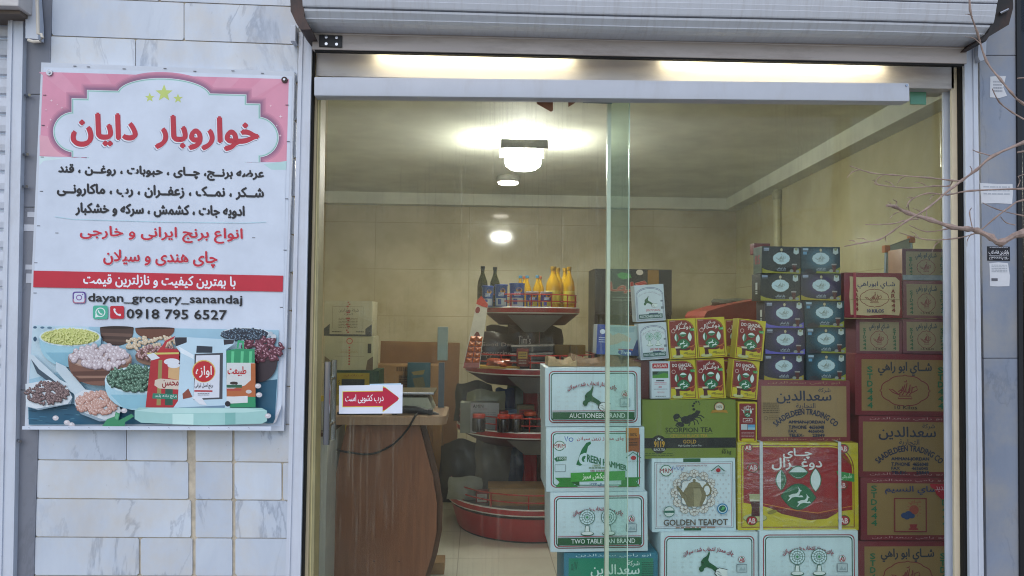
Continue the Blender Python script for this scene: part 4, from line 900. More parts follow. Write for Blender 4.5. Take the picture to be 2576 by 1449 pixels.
def leafpair(p, x, y, s, g='176a42', w1='d5e2e2'):
    def lf(cx, cy, a, b_, rot, c, half=None):
        ca, sa = math.cos(rot), math.sin(rot); pts = []
        for k in range(17):
            t = -1+2*k/16; pts.append((a*t, b_*(1-t*t)))
        for k in range(15, 0, -1):
            t = -1+2*k/16; pts.append((a*t, -b_*(1-t*t)))
        if half == 1: pts = [(u, v if v > 0 else 0) for u, v in pts]
        p.poly([(cx+u*ca-v*sa, cy+u*sa+v*ca) for u, v in pts], c)
    for cx, cy, a, b_, r, h in ((x-25*s, y-16*s, 14*s, 6.5*s, math.pi/2, 1), (x, y-27*s, 13*s, 8*s, 0, 1), (x+25*s, y-16*s, 16*s, 7*s, math.pi/2, 0)):
        lf(cx, cy, a+1.5*s, b_+1.5*s, r, g); lf(cx, cy, a, b_, r, w1)
        if h: 
            lf(cx, cy, a, b_*.95, r+(0 if r == 0 else math.pi), g, 1)
    lf(x, y+8*s, 26*s, 19*s, .05, '0f5234'); lf(x, y+8*s, 24.5*s, 17.5*s, .05, g)
    gazelle(p, x-4*s, y+4*s, .66*s); gazelle(p, x+8*s, y+13*s, .6*s)
def glasscup(p, x, y, s):
    p.ell(x-1*s, y+17*s, 20*s, 7*s, '8a8a3a', 18); p.ell(x-1*s, y+16*s, 19*s, 6*s, 'bcbb86', 18); p.poly([(x-9*s, y-12*s), (x+9*s, y-12*s), (x+6*s, y), (x+7*s, y+14*s), (x-7*s, y+14*s), (x-6*s, y)], '4a1418'); p.poly([(x-10*s, y-16*s), (x+10*s, y-16*s), (x+9*s, y-10*s), (x-9*s, y-10*s)], 'cfc7b4'); p.ell(x+27*s, y+7*s, 8*s, 3*s, '8f8428', 12, -.2)
def p_dg(persian):
    def fn(p, w_, h_):
        k = w_/70; p.rect(0, 0, w_, h_, 'c0ae22')
        def arch(m, c): 
            p.poly([(m, m), (w_*.52, m)]+[(w_*.52+(w_*.48-m-2)*math.sin(math.radians(a)), m+26*k-26*k*math.cos(math.radians(a))) for a in range(15, 91, 15)]+[(w_-m-1.5, h_-m), (m, h_-m)], c)
        arch(2.2*k, '4a1a14'); arch(3.2*k, 'b56a1f'); arch(4.2*k, '7a161c')
        p.poly([(4*k, h_*.72), (16*k, h_*.73), (40*k, h_*.80), (56*k, h_*.76), (w_-5.5*k, h_*.74), (w_-5.5*k, h_-4*k), (4*k, h_-4*k)], 'c9b822'); p.line([(4*k, h_*.69), (22*k, h_*.71), (40*k, h_*.735), (58*k, h_*.70), (w_-5*k, h_*.66)], 1.3*k, 'c27a24'); p.poly([(14*k, h_*.72), (30*k, h_*.735), (46*k, h_*.75), (58*k, h_*.73), (58*k, h_*.77), (44*k, h_*.805), (28*k, h_*.79)], '5a1a14')
        if persian: p.txt('چــای', 26*k, 7*k, 48*k, 16*k, 'e3dfe0', .02); p.txt('دوغــزال', 13*k, 15*k, 57*k, 27*k, 'e3dfe0', .022)
        else: p.txt('DO GHAZAL', 9*k, 9.5*k, 58*k, 17.5*k, 'e0dede', .02); p.txt('TEA', 25*k, 19*k, 45*k, 25.5*k, 'e0dede', .02)
        p.ring(12*k, 29*k, 5*k, 5*k, 1*k, 'd3b9b5', '7a161c', 12); p.poly([(53*k, 25*k), (66*k, 24*k), (66*k, 31*k), (56*k, 31*k)], '2f8f45'); p.txt('۱۰۰', 57*k, 26*k, 65*k, 30*k, 'cfe0c9', .02)
        p.line([(6*k, 4.5*k), (18*k, 4.5*k)], 1.4*k, 'b58a8a'); leafpair(p, 36*k, 56*k, .68*k); glasscup(p, 21*k, h_*.81, .72*k); p.ring(58*k, h_*.76, 5.5*k, 5.5*k, 1*k, 'b5552a', '8a2a1c', 12)
        p.greek(42*k, h_*.875, 66*k, h_*.93, 2, '5a4a18', .4, 5)
    return fn
def p_dglarge(p, w_, h_):
    p.rect(0, 0, w_, h_, 'c3b21e')
    def arch(m, c, b_):
        p.poly([(m+3, m)]+[(w_-68+(64-m)*math.sin(math.radians(a)), m+62-62*math.cos(math.radians(a))) for a in range(0, 91, 10)]+[(w_-4-m, b_), (m+3, b_)], c)
    arch(6, '7a1a1c', h_-6); arch(8, 'c3b21e', h_-8); arch(11, '97191f', h_-11)
    p.poly([(14, 150), (60, 158), (180, 190), (230, 185), (255, 172), (w_-15, 168), (w_-15, h_-11), (14, h_-11)], 'c9b81e'); p.line([(60, 152), (140, 168), (200, 176), (240, 168), (w_-14, 158)], 1.6, 'c98a2a'); p.poly([(70, 158), (150, 172), (205, 178), (240, 172), (250, 176), (225, 190), (180, 194), (110, 178)], '6f1418')
    p.txt('چــای', 114, 14, 186, 40, 'dfe0e0', .03); p.txt('دوغــزال', 86, 38, 212, 68, 'dfe0e0', .03)
    leafpair(p, 152, 121, 1.75); p.poly([(248, 70), (294, 78), (294, 98), (256, 92)], '2f8f45'); p.txt('طبیعی', 258, 76, 288, 92, 'b9d9b9', .01)
    glasscup(p, 44, 162, 1.55); p.poly([(28, 128), (62, 128), (60, 142), (30, 142)], 'b0b083')
    for x, y, s in ((38, 62, 1.15), (262, 106, 1.1), (26, 12, .9), (266, 14, 1.1), (34, 194, 1.1), (266, 194, 1.2)): p.ell(x, y, 13*s, 11*s, '1f5a3a', 14); p.ell(x, y, 11.5*s, 9.6*s, 'a31a24', 14); p.txt('AB', x-8*s, y-5*s, x+8*s, y+6*s, 'd3c4c4', .04)
    p.txt('ORIGINAL', 0, 0, 1, 1, '8f6a1f', .03, lambda u, v: (262+32*u-6*v*.3, 34+30*u-8*v), hgt=8)
def p_scorp(p, w_, h_):
    p.rect(0, 0, w_, h_, '707f30'); p.rect(2, 96, w_, 122, '17191a'); p.ell(41, 112, 21, 23, '17191a')
    K = '14171a'
    for a in ((110, 51, 13, 10, .2), (122, 46, 12, 9, -.3), (132, 40, 11, 7, -.5), (138, 34, 10, 5, -.6)): p.ell(a[0], a[1], a[2], a[3], K, 16, a[4])
    tail = [(138, 30), (130, 24), (128, 15), (131, 9), (136, 5), (142, 5)]
    for i, (x, y) in enumerate(tail): p.ell(x, y, 4.2-.4*i, 3.8-.35*i, K, 10)
    p.line([(142, 5), (146, 10), (143, 13)], 1.6, K)
    p.line([(104, 52), (96, 44), (88, 40)], 3, K); p.ell(86, 42, 9, 7, K, 14, -.5); p.line([(80, 44), (82, 52), (90, 54)], 3.5, K); p.line([(104, 55), (96, 60), (92, 62)], 3, K); p.ell(96, 62, 10, 6, K, 14, .3); p.line([(88, 58), (84, 64), (92, 70)], 3, K)
    for x0, y0, x1, y1, x2, y2 in ((122, 50, 130, 54, 132, 64), (126, 47, 138, 52, 142, 62), (132, 42, 146, 46, 150, 54), (136, 38, 148, 40, 156, 46), (116, 53, 120, 60, 116, 66)): p.line([(x0, y0), (x1, y1), (x2, y2)], 2.6, K)
    p.txt('SCORPION TEA', 58, 70, 176, 82, '1d2614', .03); p.line([(58, 85), (178, 86)], .8, '2a331c'); p.txt('CEYLON BLACK TEA', 70, 87, 164, 95, 'a8902e', .03)
    p.txt('GOLD', 102, 101, 135, 110, 'b58f3a', .03); p.txt('High Quality Ceylon Tea', 90, 113, 148, 119, 'c9ccc9', .0); p.star(41, 98, 5, 'c9ccc9'); p.star(33, 101, 2.5, 'c9ccc9'); p.star(49, 101, 2.5, 'c9ccc9'); p.txt('9119', 29, 104, 55, 119, 'c99a2a', .045); p.arc('BLACK TEA', 41, 106, 23, 215, 145, -5, 'c9ccc9', .02) if False else p.txt('BLACK TEA', 28, 122, 56, 128, 'c9ccc9', .02)
    p.txt('Net', 202, 122, 211, 128, '23301a', .0); p.txt('10 kg', 200, 128, 223, 139, '23301a', .02); p.greek(6, 134, 78, 144, 2, '3f5a20', .35, 4)
    p.ell(194, 18, 14, 13, '2a2420'); p.ell(194, 18, 12, 11.4, 'b58a4a'); p.ell(194, 18, 10, 9.4, 'c9c4b4'); p.txt('100%', 187, 14, 201, 21, '4a3a20', .02); p.poly([(176, 26), (212, 26), (216, 34), (206, 32), (182, 32), (172, 34)], 'a87a2a')
def p_teapot(p, w_, h_):
    p.rect(80, 0, 124, h_, '1c5a36'); p.rect(7, 9, w_-7, h_-9, '3f3f4a'); p.rect(8, 10, w_-8, h_-10, 'cbd9e2'); p.rect(11, 13, w_-11, h_-13, '8f3a48'); p.rect(12, 14, w_-12, h_-14, 'cbd9e2')
    for r in range(11):
        for c in range(13): p.poly([(20+c*14+(r % 2)*7, 30+r*11), (22.5+c*14+(r % 2)*7, 33+r*11), (20+c*14+(r % 2)*7, 36+r*11), (17.5+c*14+(r % 2)*7, 33+r*11)], 'bcc0c7')
    p.txt('CEYLON & FBOSTI PREMIUM TEA', 62, 16, 140, 20, 'a05a68', .0); mrm(p, 36, 30, 1.05); p.line([(150, 32), (168, 18), (184, 32)], 2.2, '1d6a4a'); p.ell(168, 30, 6, 5, 'a8242e', 12); p.txt('TEA HOUSE', 150, 36, 186, 39.5, '8a9a98', .0)
    p.line([(50, 30), (54, 18), (58, 27), (63, 20), (66, 29), (72, 20), (76, 30), (80, 22)], 1.8, '2f4fae')
    cx, cy = 106, 86
    for k in range(12):
        a = 2*math.pi*k/12; x, y = cx+47*math.cos(a), cy+46*math.sin(a)
        for q in range(5): b_ = a+(q-2)*.75; p.ring(x+8*math.cos(b_), y+8*math.sin(b_), 5.2, 5.2, 1, '8f7a6a', 'd3d2d0', 10)
        p.ring(x-3*math.cos(a), y-3*math.sin(a), 5, 5, 1, '8f7a6a', 'd3d2d0', 10)
    pts = [(cx+38*(1+.09*math.cos(8*t))*math.cos(t), cy+36*(1+.09*math.cos(8*t))*math.sin(t)) for t in [2*math.pi*k/64 for k in range(64)]]
    p.poly(pts, 'd6dadc'); p.line(pts, 1.2, '7d7466', closed=True)
    G1, G2 = '7d7356', '9b9172'
    p.poly([(cx-26, cy+2), (cx-34, cy-10), (cx-42, cy-18), (cx-46, cy-16), (cx-40, cy-6), (cx-32, cy+12), (cx-22, cy+18)], G1); p.ring(cx+32, cy-6, 12, 16, 4.5, G1, 'd6dadc', 20); p.poly([(cx+28, cy-22), (cx+34, cy-26), (cx+38, cy-20)], G1)
    p.poly([(cx-22, cy-12), (cx+22, cy-12), (cx+29, cy), (cx+29, cy+14), (cx+20, cy+30), (cx+16, cy+35), (cx-16, cy+35), (cx-20, cy+30), (cx-28, cy+14), (cx-29, cy)], G1); p.poly([(cx-2, cy-11), (cx+14, cy-11), (cx+19, cy+6), (cx+12, cy+34), (cx-1, cy+34)], G2)
    p.poly([(cx-20, cy-13), (cx-14, cy-24), (cx-5, cy-28), (cx+5, cy-28), (cx+14, cy-24), (cx+20, cy-13)], '857b5c'); p.ell(cx, cy-31, 4, 4, G1, 12); p.line([(cx-22, cy-12.5), (cx+22, cy-12.5)], 1.2, '5a5238')
    p.ring(42, 133, 14, 13.5, 1.6, '3a7a6a', 'd0d8d8', 20); p.rect(30, 130, 54, 136, '2a6a5a'); p.ell(177, 127, 14, 13.5, '2f7fb0'); p.ell(177, 127, 11, 10.5, 'cfe0e4'); p.ell(177, 127, 9, 8.6, '1f5f55'); p.poly([(173, 131), (178, 121), (184, 124), (179, 130)], '5fb06a')
    p.txt('GOLDEN TEAPOT', 28, 153, 190, 168, '5f5348', .035); p.greek(58, 172, 162, 175.5, 1, '9a7a6a', .8, 4)
def p_teabag(base, glow, bot, left):
    def fn(p, w_, h_):
        p.rect(.4, .4, w_-.4, h_-.4, base)
        n = 8
        for k in range(1, n): t = k/n; c = ''.join('%02x' % int(int(base[i:i+2], 16)*(1-t*.75)+int(glow[i:i+2], 16)*t*.75) for i in (0, 2, 4)); p.ell(w_*.52, h_*.45, w_*.48*(1-t*.8), h_*.5*(1-t*.7), c, 20)
        p.poly([(.5, h_-13), (12, h_-8), (34, h_-4.5), (62, h_-4), (84, h_-7), (w_-.5, h_-15), (w_-.5, h_-.5), (.5, h_-.5)] if left else [(34, h_-.5), (40, h_-6), (62, h_-4.5), (84, h_-8), (w_-.5, h_-17), (w_-.5, h_-.5)], bot)
        if not left: p.poly([(4, h_-1), (10, h_-10), (22, h_-12), (32, h_-6), (40, h_-1)], '2a2630')
        emblem(p, w_*.5, h_*.44, 22, 15.5, '6a6a58', 'b7cdd6', .7); p.ell(w_*.5, 8.5, 4.2, 5, '2a2018', 12); p.ell(w_*.5, 8.5, 3.2, 4, 'b5a98a', 12)
        p.rect(4, 4, 18, 9, '8f98b0' if left else '9ab0c4'); p.rect(4, 10.5, 18, 11.6, '9aa2b5')
        if not left: p.rect(5, 13, 14, 20, '5a8fb5')
        p.poly([(w_-18, 4), (w_-6, 4), (w_-5, 16), (w_-12, 20), (w_-19, 16)], 'b3bfc0'); p.ell(w_-12, 6, 4, 4, '8a8f6a', 10); p.txt('چای ابوراهی', 38, h_-16, 62, h_-8.5, 'a9b5c2', .02); p.rect(38, h_-7.4, 62, h_-6.6, '9aa5b2')
        p.poly([(78, h_-22), (89, h_-22), (87, h_-4), (80, h_-4)], '4f1518'); p.rect(77, h_-25, 90, h_-21.5, '93908f'); p.ell(76, h_-7, 5, 4, '8a8f8a', 10); p.ell(92, h_-6, 4.5, 3.6, '8a8f8a', 10)
    return fn
def p_small(kind, cap):
    def fn(p, w_, h_):
        k = w_/72; B = 'c9d3db'
        def dome(m, c): p.poly([(m, h_-m)]+[(w_/2-(w_/2-m)*math.cos(math.radians(a)), 24*k+m*.4-(22*k-m)*math.sin(math.radians(a))) for a in range(0, 181, 12)]+[(w_-m, h_-m)], c)
        dome(3*k, '5a5f86'); dome(3.9*k, B); dome(5*k, '5a5f86'); dome(5.8*k, B)
        p.arc('چای ممتاز انتخاب شده سیلان', w_/2, 66*k, 44*k, -36, 36, 6*k, '7a6a80', .0)
        if kind == 'hammer': hammer(p, 22*k, 27*k, .36*k, '1f5a38'); p.txt('STD.737 (AUG)', 25*k, 62*k, 60*k, 68*k, 'b5303c', .03)
        else: fanp(p, 26*k, 34*k, .5*k, '3a7a4a'); fanp(p, 47*k, 34*k, .5*k, '3a7a4a'); p.txt('STD.737 (BIG)', 25*k, 64*k, 60*k, 70*k, 'b5303c', .03)
        p.rect(32*k, 71*k, 54*k, 74*k, '3a4a6a'); p.rect(62*k, 40*k, 68*k, 44*k, '6f7a86'); p.rect(62*k, 56*k, 69*k, 62*k, '6f7a86'); p.rect(7*k, h_-18*k, w_-7*k, h_-7*k, '2f5a58'); p.txt(cap, 9*k, h_-15.5*k, w_-9*k, h_-9.5*k, 'c9d6da', .02)
    return fn
def p_arsar(p, w_, h_):
    p.rr(1.5, 1.5, w_-1.5, h_-1.5, 3, '8a909c'); p.rr(2.5, 2.5, w_-2.5, h_-2.5, 2.4, 'c9d3de'); p.rr(5, 5, w_-5, 18, 2, 'b01f2e'); p.txt('ARSAR', 8, 8, w_-8, 15, 'd9d5d5', .02); p.rect(5, 25, w_-5, 42, '3f6a52'); p.poly([(5, 42), (5, 36), (20, 34), (34, 29), (w_-5, 32), (w_-5, 42)], '4f8f3a'); p.poly([(5, 25), (22, 25), (16, 32), (5, 33)], '1d3a2a')
    p.rect(14, 47, 34, 50, '3a3f4a'); p.greek(10, 53, w_-10, 60, 2, 'b55a70', .4, 3); p.rect(20, 63, 28, 66, 'b55a70'); p.greek(8, 69, w_-8, 73, 1, '8a90a0', .4, 5); p.txt('CEYLON', 16, 76, 34, 79.5, 'b5405a', .0); p.greek(12, 87, w_-12, 90, 1, '5a606c', .5, 5)
def p_dgmini(p, w_, h_):
    p.rr(1, 1, w_-1, h_-1, 1, 'c0ae22'); p.rr(4, 4, w_-4, h_-4, 3, '7d161c'); p.txt('چای', 18, 8, 34, 14, 'e0d9da', .02); p.txt('دوغزال', 10, 13, 40, 22, 'e0d9da', .02); leafpair(p, 25, 30, .34); p.rect(13, 41, 37, 51, 'd9c9c9'); p.rect(14, 42, 36, 50, '7d161c'); p.txt('فنر', 18, 43, 32, 49, 'e0d9da', .02)
    p.rect(8, 56, 24, 70, 'b5bcc4'); p.rect(25, 57, 44, 70, '5a9ac4'); p.rect(25, 64, 44, 70, '8fb5c9'); p.greek(9, 76, 42, 90, 4, 'b58a8a', .35, 6); p.rr(9, 92, 42, 98, 2, 'c0ae22')

YL, YM, YR = .42, .46, .56
W1 = 'white cartons of the left tea stack'
carton((1372, 924, 1613, 1073), YL, .3, 'tea_carton', 'white auctioneer carton with a green hammer, topmost of the left stack', WHITECARD, p_white('hammer', 'AUCTIONEER BRAND'), (245, 150), group=W1, tilt=-.5)
carton((1374, 1074, 1622, 1237), YL+.004, .3, 'tea_carton', 'white green-hammer carton with a green ribbon, second in the left stack', WHITECARD, p_green, (250, 180), group=W1, tilt=-.4)
carton((1385, 1238, 1630, 1388), YL, .3, 'tea_carton', 'white two-table-fan carton, third from the top in the left stack', WHITECARD, p_white('fan', 'TWO TABLE FAN BRAND'), (245, 150), group=W1, tilt=-.6)
carton((1418, 1390, 1655, 1533), YL+.01, .3, 'tea_carton', 'teal and green carton with white Arabic lettering at the foot of the left stack', '1f6f86', p_teal, (237, 143))
carton((1662, 1339, 1907, 1490), YM-.05, .3, 'tea_carton', 'white hammer carton in the bottom row under the golden teapot carton', WHITECARD, p_white('hammer', 'AUCTIONEER BRAND'), (245, 150), group='white cartons of the bottom row')
carton((1911, 1335, 2160, 1490), YM-.04, .3, 'tea_carton', 'white table-fan carton in the bottom row under the wrapped red and yellow carton', WHITECARD, p_white('fan', 'TWO TABLE FAN BRAND'), (245, 150), group='white cartons of the bottom row')
carton((1641, 1153, 1852, 1338), YM-.02, .27, 'tea_carton', 'white carton with a golden teapot and GOLDEN TEAPOT lettering', WHITECARD, p_teapot, (213, 186), tilt=1.4 if False else -.6)
carton((1617, 1006, 1852, 1153), YM-.01, .27, 'tea_carton', 'green carton with a black scorpion, between small tea packs and teapot carton', '707f30', p_scorp, (236, 148), tilt=-.6)
o = carton((1857, 1114, 2160, 1333), YM-.02, .32, 'tea_carton', 'big red and yellow gazelle carton in clear wrap with two white straps', 'b5a41e', p_dglarge, (304, 218))
wd, ht, dp = o['_d']
b = MB(); b.box((-wd/2-.006, -.004, .002), (wd/2+.006, dp+.004, ht+.004), WRAP, .012); b.build('clear_wrap', o, smooth=True)
for u in (58, 256):
    x = -wd/2+u/304*wd; b = MB(); SW = mat('c4c9cf', .35, var=.1, scale=60, name='plastic_strap')
    b.box((x-.0075, -.0055, -.001), (x+.0075, -.0045, ht+.0055), SW); b.box((x-.0075, -.0045, ht+.0045), (x+.0075, dp+.005, ht+.0055), SW); b.build('strap', o)
carton((1906, 957, 2140, 1113), YM+.02, .27, 'tea_carton', 'brown and maroon carton with blue trading company lettering under the tea bag boxes', mat('78303a', .5, var=.08, name='maroon_card'), p_saad('967b55', '1f2947', '6f2a33', 'a07a58'), (234, 156))
carton((1856, 1011, 1905, 1113), YM-.0, .12, 'tea_pack', 'small upright red and yellow pack beside the green scorpion carton', 'b5a41e', p_dgmini, (50, 102))
# small white packs
carton((1601, 716, 1675, 808), YM+.02, .09, 'tea_pack', 'small white hammer pack leaning on top of the white fan pack', 'bfc9d3', p_small('hammer', 'AUCTIONEER BRAND'), (74, 94), tilt=-4, bev=.002)
carton((1612, 812, 1683, 904), YM+.01, .09, 'tea_pack', 'small white table-fan pack under the leaning hammer pack', 'bfc9d3', p_small('fan', 'TWO TABLE FAN BRAND'), (74, 94), tilt=-4.5, bev=.002)
carton((1637, 909, 1687, 1003), YM+.005, .08, 'tea_pack', 'narrow white pack with a red label and green field picture on the scorpion carton', 'bcc6d2', p_arsar, (50, 94), tilt=-1, bev=.002)
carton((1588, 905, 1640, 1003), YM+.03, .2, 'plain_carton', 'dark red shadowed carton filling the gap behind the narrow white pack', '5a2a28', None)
GD = 'red and yellow gazelle tea packs'
DG = [((1686, 802, 1755, 902), 1, -3.8, 'red Persian-lettered gazelle pack, upper row nearest the white fan pack'), ((1757, 799, 1829, 899), 1, -4.2, 'red Persian-lettered gazelle pack, middle of the upper row'), ((1848, 804, 1918, 904), 0, 5.6, 'red English-lettered gazelle pack leaning right at the end of the upper row'),
      ((1685, 905, 1754, 1004), 0, -2.2, 'red English-lettered gazelle pack beside the narrow white pack, lower row'), ((1754, 902, 1826, 1003), 1, -3.2, 'red Persian-lettered gazelle pack, middle of the lower row'), ((1837, 906, 1904, 1003), 0, 4.6, 'red English-lettered gazelle pack leaning right at the end of the lower row')]
for r_, pe, ti, lb in DG:
    carton(r_, YM+(.01 if r_[1] > 850 else .0), .075, 'tea_pack', lb, 'a8981f', p_dg(pe), (72, 100), group=GD, tilt=ti, bev=.0015)
for r_, ti, lb, yw in (((1828, 803, 1886, 897), -2, 'gazelle pack seen edge-on between the upper middle and right packs', -24), ((1826, 905, 1880, 1000), -3, 'gazelle pack seen edge-on between the lower middle and right packs', -24)):
    carton(r_, YM+.1, .075, 'tea_pack', lb, '6a3a20', p_dg(1), (72, 100), group=GD, tilt=ti, bev=.0015, yaw=yw)
# tea bag boxes, two columns of five
BK, TE, PU, PB = ('15171c', '22262e', '8f8a22'), ('12303d', '3f8fae', '8a8f2a'), ('1e1733', '55408a', '9a8a1f'), ('1c1736', '4a3f8a', '5a52b5')
TB = [((1917, 620, 2014, 688), BK, 1, 'black tea bag box, top of the left column'), ((2016, 621, 2114, 688), TE, 0, 'teal tea bag box, top of the right column'), ((1913, 688.5, 2013, 757), BK, 1, 'black tea bag box, second in the left column'), ((2015, 688.5, 2116, 756), PU, 1, 'purple tea bag box, second in the right column'),
      ((1925, 758, 2022, 825), PB, 1, 'purple tea bag box with a blue stripe, third in the left column'), ((2024, 757, 2124, 823), TE, 0, 'teal tea bag box, third in the right column below the purple one'), ((1925, 825.5, 2025, 891), PB, 1, 'purple tea bag box with a blue stripe, fourth in the left column'), ((2028, 824, 2128, 889), TE, 0, 'teal tea bag box, fourth in the right column'),
      ((1922, 892, 2022, 957), PU, 1, 'purple tea bag box, bottom of the left column'), ((2029, 890, 2128, 957), TE, 0, 'teal tea bag box, bottom of the right column')]
for i, (r_, (c1, c2, c3), lf, lb) in enumerate(TB):
    o = carton(r_, YM+.03+(i % 3)*.004, .115, 'tea_bag_box', lb, c1, p_teabag(c1, c2, c3, lf), (100, 68), group='tea bag boxes in two columns', bev=.0015, tilt=(.4, -.2, 0)[i % 3])
    if i % 2 == 0 and i < 6:
        wd, ht, dp = o['_d']; p = Print(side_map(wd, ht, dp, 40, 68))
        if i == 0: p.rect(1, 1, 39, 67, '4a5a55'); p.txt('85', 8, 22, 32, 44, '8f2a3a', .03)
        else: p.rect(18, 22, 27, 40, 'c4c9c9'); p.rect(18, 43, 27, 45, 'c4c9c9'); p.rect(18, 47, 27, 51, 'c4c9c9'); p.greek(6, 6, 34, 16, 4, '4a4a5a', .4, i+1)
        p.build('printed_side', o)
for r_, lb, c in (((1925, 624, 2010, 688), 'grey-green tea bag box standing behind the topmost black one', '4a5652'), ((1921, 692, 2008, 757), 'dark tea bag box standing behind the second black one', '23211f'), ((1933, 762, 2015, 825), 'dark tea bag box standing behind the third purple one', '221d2c')):
    o = carton(r_, YM+.165, .115, 'tea_bag_box', lb, c, None, group='tea bag boxes in the rear column', bev=.0015)
    wd, ht, dp = o['_d']; p = Print(side_map(wd, ht, dp, 40, 68)); p.rect(18, 22, 27, 40, 'b3b9b9'); p.rect(18, 43, 27, 45, 'b3b9b9'); p.greek(6, 6, 34, 16, 4, '5a5a6a', .4, 3); p.build('printed_side', o)
for r_, d_ in (((1922, 893, 2022, 957), 0), ): pass
# right-hand column of brown tea cartons
MAR = mat('78222f', .5, var=.08, name='maroon_card'); MARF = mat('7f4c58', .55, var=.08, name='faded_maroon_card')
SB, SF = p_std('93774a', '232c40', '7d2430', '1f6a4a', '10 Kilos'), p_std('9c8e74', '46525e', '843f48', '356a4e', '1.5 KILO', 'STD444', True)
GR = 'cartons of the right-hand column'
carton((2152, 891, 2402, 1046), YR, .32, 'tea_carton', 'large brown and maroon carton with a teapot emblem marked 10 Kilos', MAR, SB, (250, 155), group=GR, tilt=.3)
carton((2161, 1047, 2405, 1201), YR, .32, 'tea_carton', 'brown and maroon trading company carton below the 10 Kilos carton', MAR, p_saad('93774a', '1f2947', '6f2a33', 'b58a8a', False), (240, 154), group=GR, tilt=.3)
carton((2166, 1202, 2412, 1360), YR-.01, .32, 'tea_carton', 'brown and maroon carton with sun and cloud emblem and a red corner', MAR, p_naseem, (246, 158), group=GR, tilt=.3)
carton((2160, 1361, 2408, 1510), YR, .32, 'tea_carton', 'brown and maroon teapot emblem carton at the bottom of the right-hand column', MAR, SB, (250, 155), group=GR)
GS = 'small brown teapot emblem cartons'
carton((2154, 802, 2270, 890), YR+.01, .2, 'tea_carton', 'small faded brown emblem carton directly under the taped red carton', MARF, SF, (206, 155), group=GS)
carton((2272, 802, 2390, 890), YR+.01, .2, 'tea_carton', 'small faded brown emblem carton beside the frame, third from the top', MARF, SF, (206, 155), group=GS)
carton((2272, 706, 2390, 801), YR+.0, .2, 'tea_carton', 'small faded brown emblem carton beside the frame, second from the top', MARF, SF, (206, 155), group=GS)
o = carton((2270, 626, 2390, 705), YR+.02, .13, 'tea_carton', 'small faded brown emblem carton at the very top of the right-hand column', mat('b58a6f', .45, var=.12, name='taped_tan_card'), lambda p, a, h: (p.rect(0, 0, a, h, '6f4450'), SF(p, a, h)), (206, 155), group=GS)
wd, ht, dp = o['_d']; b = MB(); b.box((-wd/2-.002, -.008, .0), (wd/2, -.006, ht*.16), mat('8f9aa5', .25, var=.2, scale=30, name='clear_tape')); b.build('tape_strip', o)
carton((2124, 686, 2271, 800), YR-.03, .24, 'tea_carton', 'red edged cream emblem carton bound with pink tape, beside the tea bag boxes', mat('7f1c30', .35, var=.12, name='crimson_wrap'), p_ar444, (147, 114), bev=.007)
# low board the stacks stand on, below the picture
zb = P(1540, 1533, YL).z; zc = P(1900, 1490, YM).z; zd = P(2280, 1510, YR).z
b = MB(); b.box((P(1410, 1500, YL).x, YL-.02, .0), (P(1656, 1500, YL).x, YL+.36, zb-.001), CARD); b.box((P(1660, 1500, YM).x, YM-.07, 0), (P(2158, 1500, YM).x, YM+.32, zc-.001), CARD); b.box((P(2162, 1500, YR).x, YR-.03, 0), (P(2408, 1500, YR).x, YR+.36, zd-.001), CARD)
b.build('cardboard_plinth', label='low cardboard plinth the tea carton stacks stand on', cat='plinth')
# things on top of the left stack
zt_ = P(1490, 924, YL).z
def bag(x0, x1, y0, y1, Y, label, hexc, seed):
    rn = random.Random(seed); a, c = P(x0, y1, Y), P(x1, y0, Y); n = 9; m_ = 6; vs = []
    for j in range(m_):
        for i in range(n):
            u, v = i/(n-1), j/(m_-1); hgt = (c.z-a.z)*(.35+.65*math.sin(math.pi*min(1, max(0, v*.9+.05))))*(.75+.25*math.sin(u*7+seed))
            vs.append((a.x+(c.x-a.x)*u+rn.uniform(-.004, .004), Y+.2*v, zt_+.002+max(.004, hgt+rn.uniform(-.004, .004))))
    bt = [(x, y, zt_+.001) for x, y, z in vs]; k = len(vs); fs = [[j*n+i, j*n+i+1, (j+1)*n+i+1, (j+1)*n+i] for j in range(m_-1) for i in range(n-1)]
    per = [i for i in range(n)]+[j*n+n-1 for j in range(1, m_)]+[(m_-1)*n+i for i in range(n-2, -1, -1)]+[j*n for j in range(m_-2, 0, -1)]
    fs += [[per[i], k+per[i], k+per[(i+1) % len(per)], per[(i+1) % len(per)]] for i in range(len(per))] + [[k+q for q in per]]
    b = MB(); b.add(vs+bt, fs, mat(hexc, .8, var=.2, scale=25, bump=.5, name='kraft_paper')); b.build('paper_bag', label=label, cat='paper bag', group='folded paper bags on the left stack')
bag(1380, 1452, 898, 922, YL+.03, 'crumpled kraft paper bag with a pale fold at the left end of the stack top', 'a58d66', 1)
bag(1440, 1560, 884, 914, YL+.04, 'dark brown folded paper bag in the middle of the stack top', '8a6a4c', 2)
bag(1540, 1612, 893, 916, YL+.05, 'flat brown paper bag under the blue and white box on the stack', '7d6247', 3)
def p_tivan(p, w_, h_):
    p.rect(0, 0, 26, h_, '24438f'); p.ell(14, 20, 7, 7, 'c9d3e0', 14); p.greek(5, 36, 22, 54, 3, 'b5c4dd', .35, 4); p.rect(26, 0, w_, h_, '9fb5b8'); p.poly([(26, 16), (40, 30), (54, 22), (70, 26), (88, 36), (84, 46), (66, 44), (54, 52), (26, 60)], 'b5a79a'); p.poly([(30, 6), (w_-14, 4), (w_-16, 18), (60, 22), (30, 16)], '8aa5ad')
    p.rect(56, 66, w_-12, 70, 'b0544a'); p.ell(75, 76, 20, 9, '24438f', 16); p.txt('Tivan', 62, 71, 88, 81, 'd3dde4', .02); p.poly([(w_-8, 40), (w_, 30), (w_, h_), (w_-22, h_)], '2a3f6f')
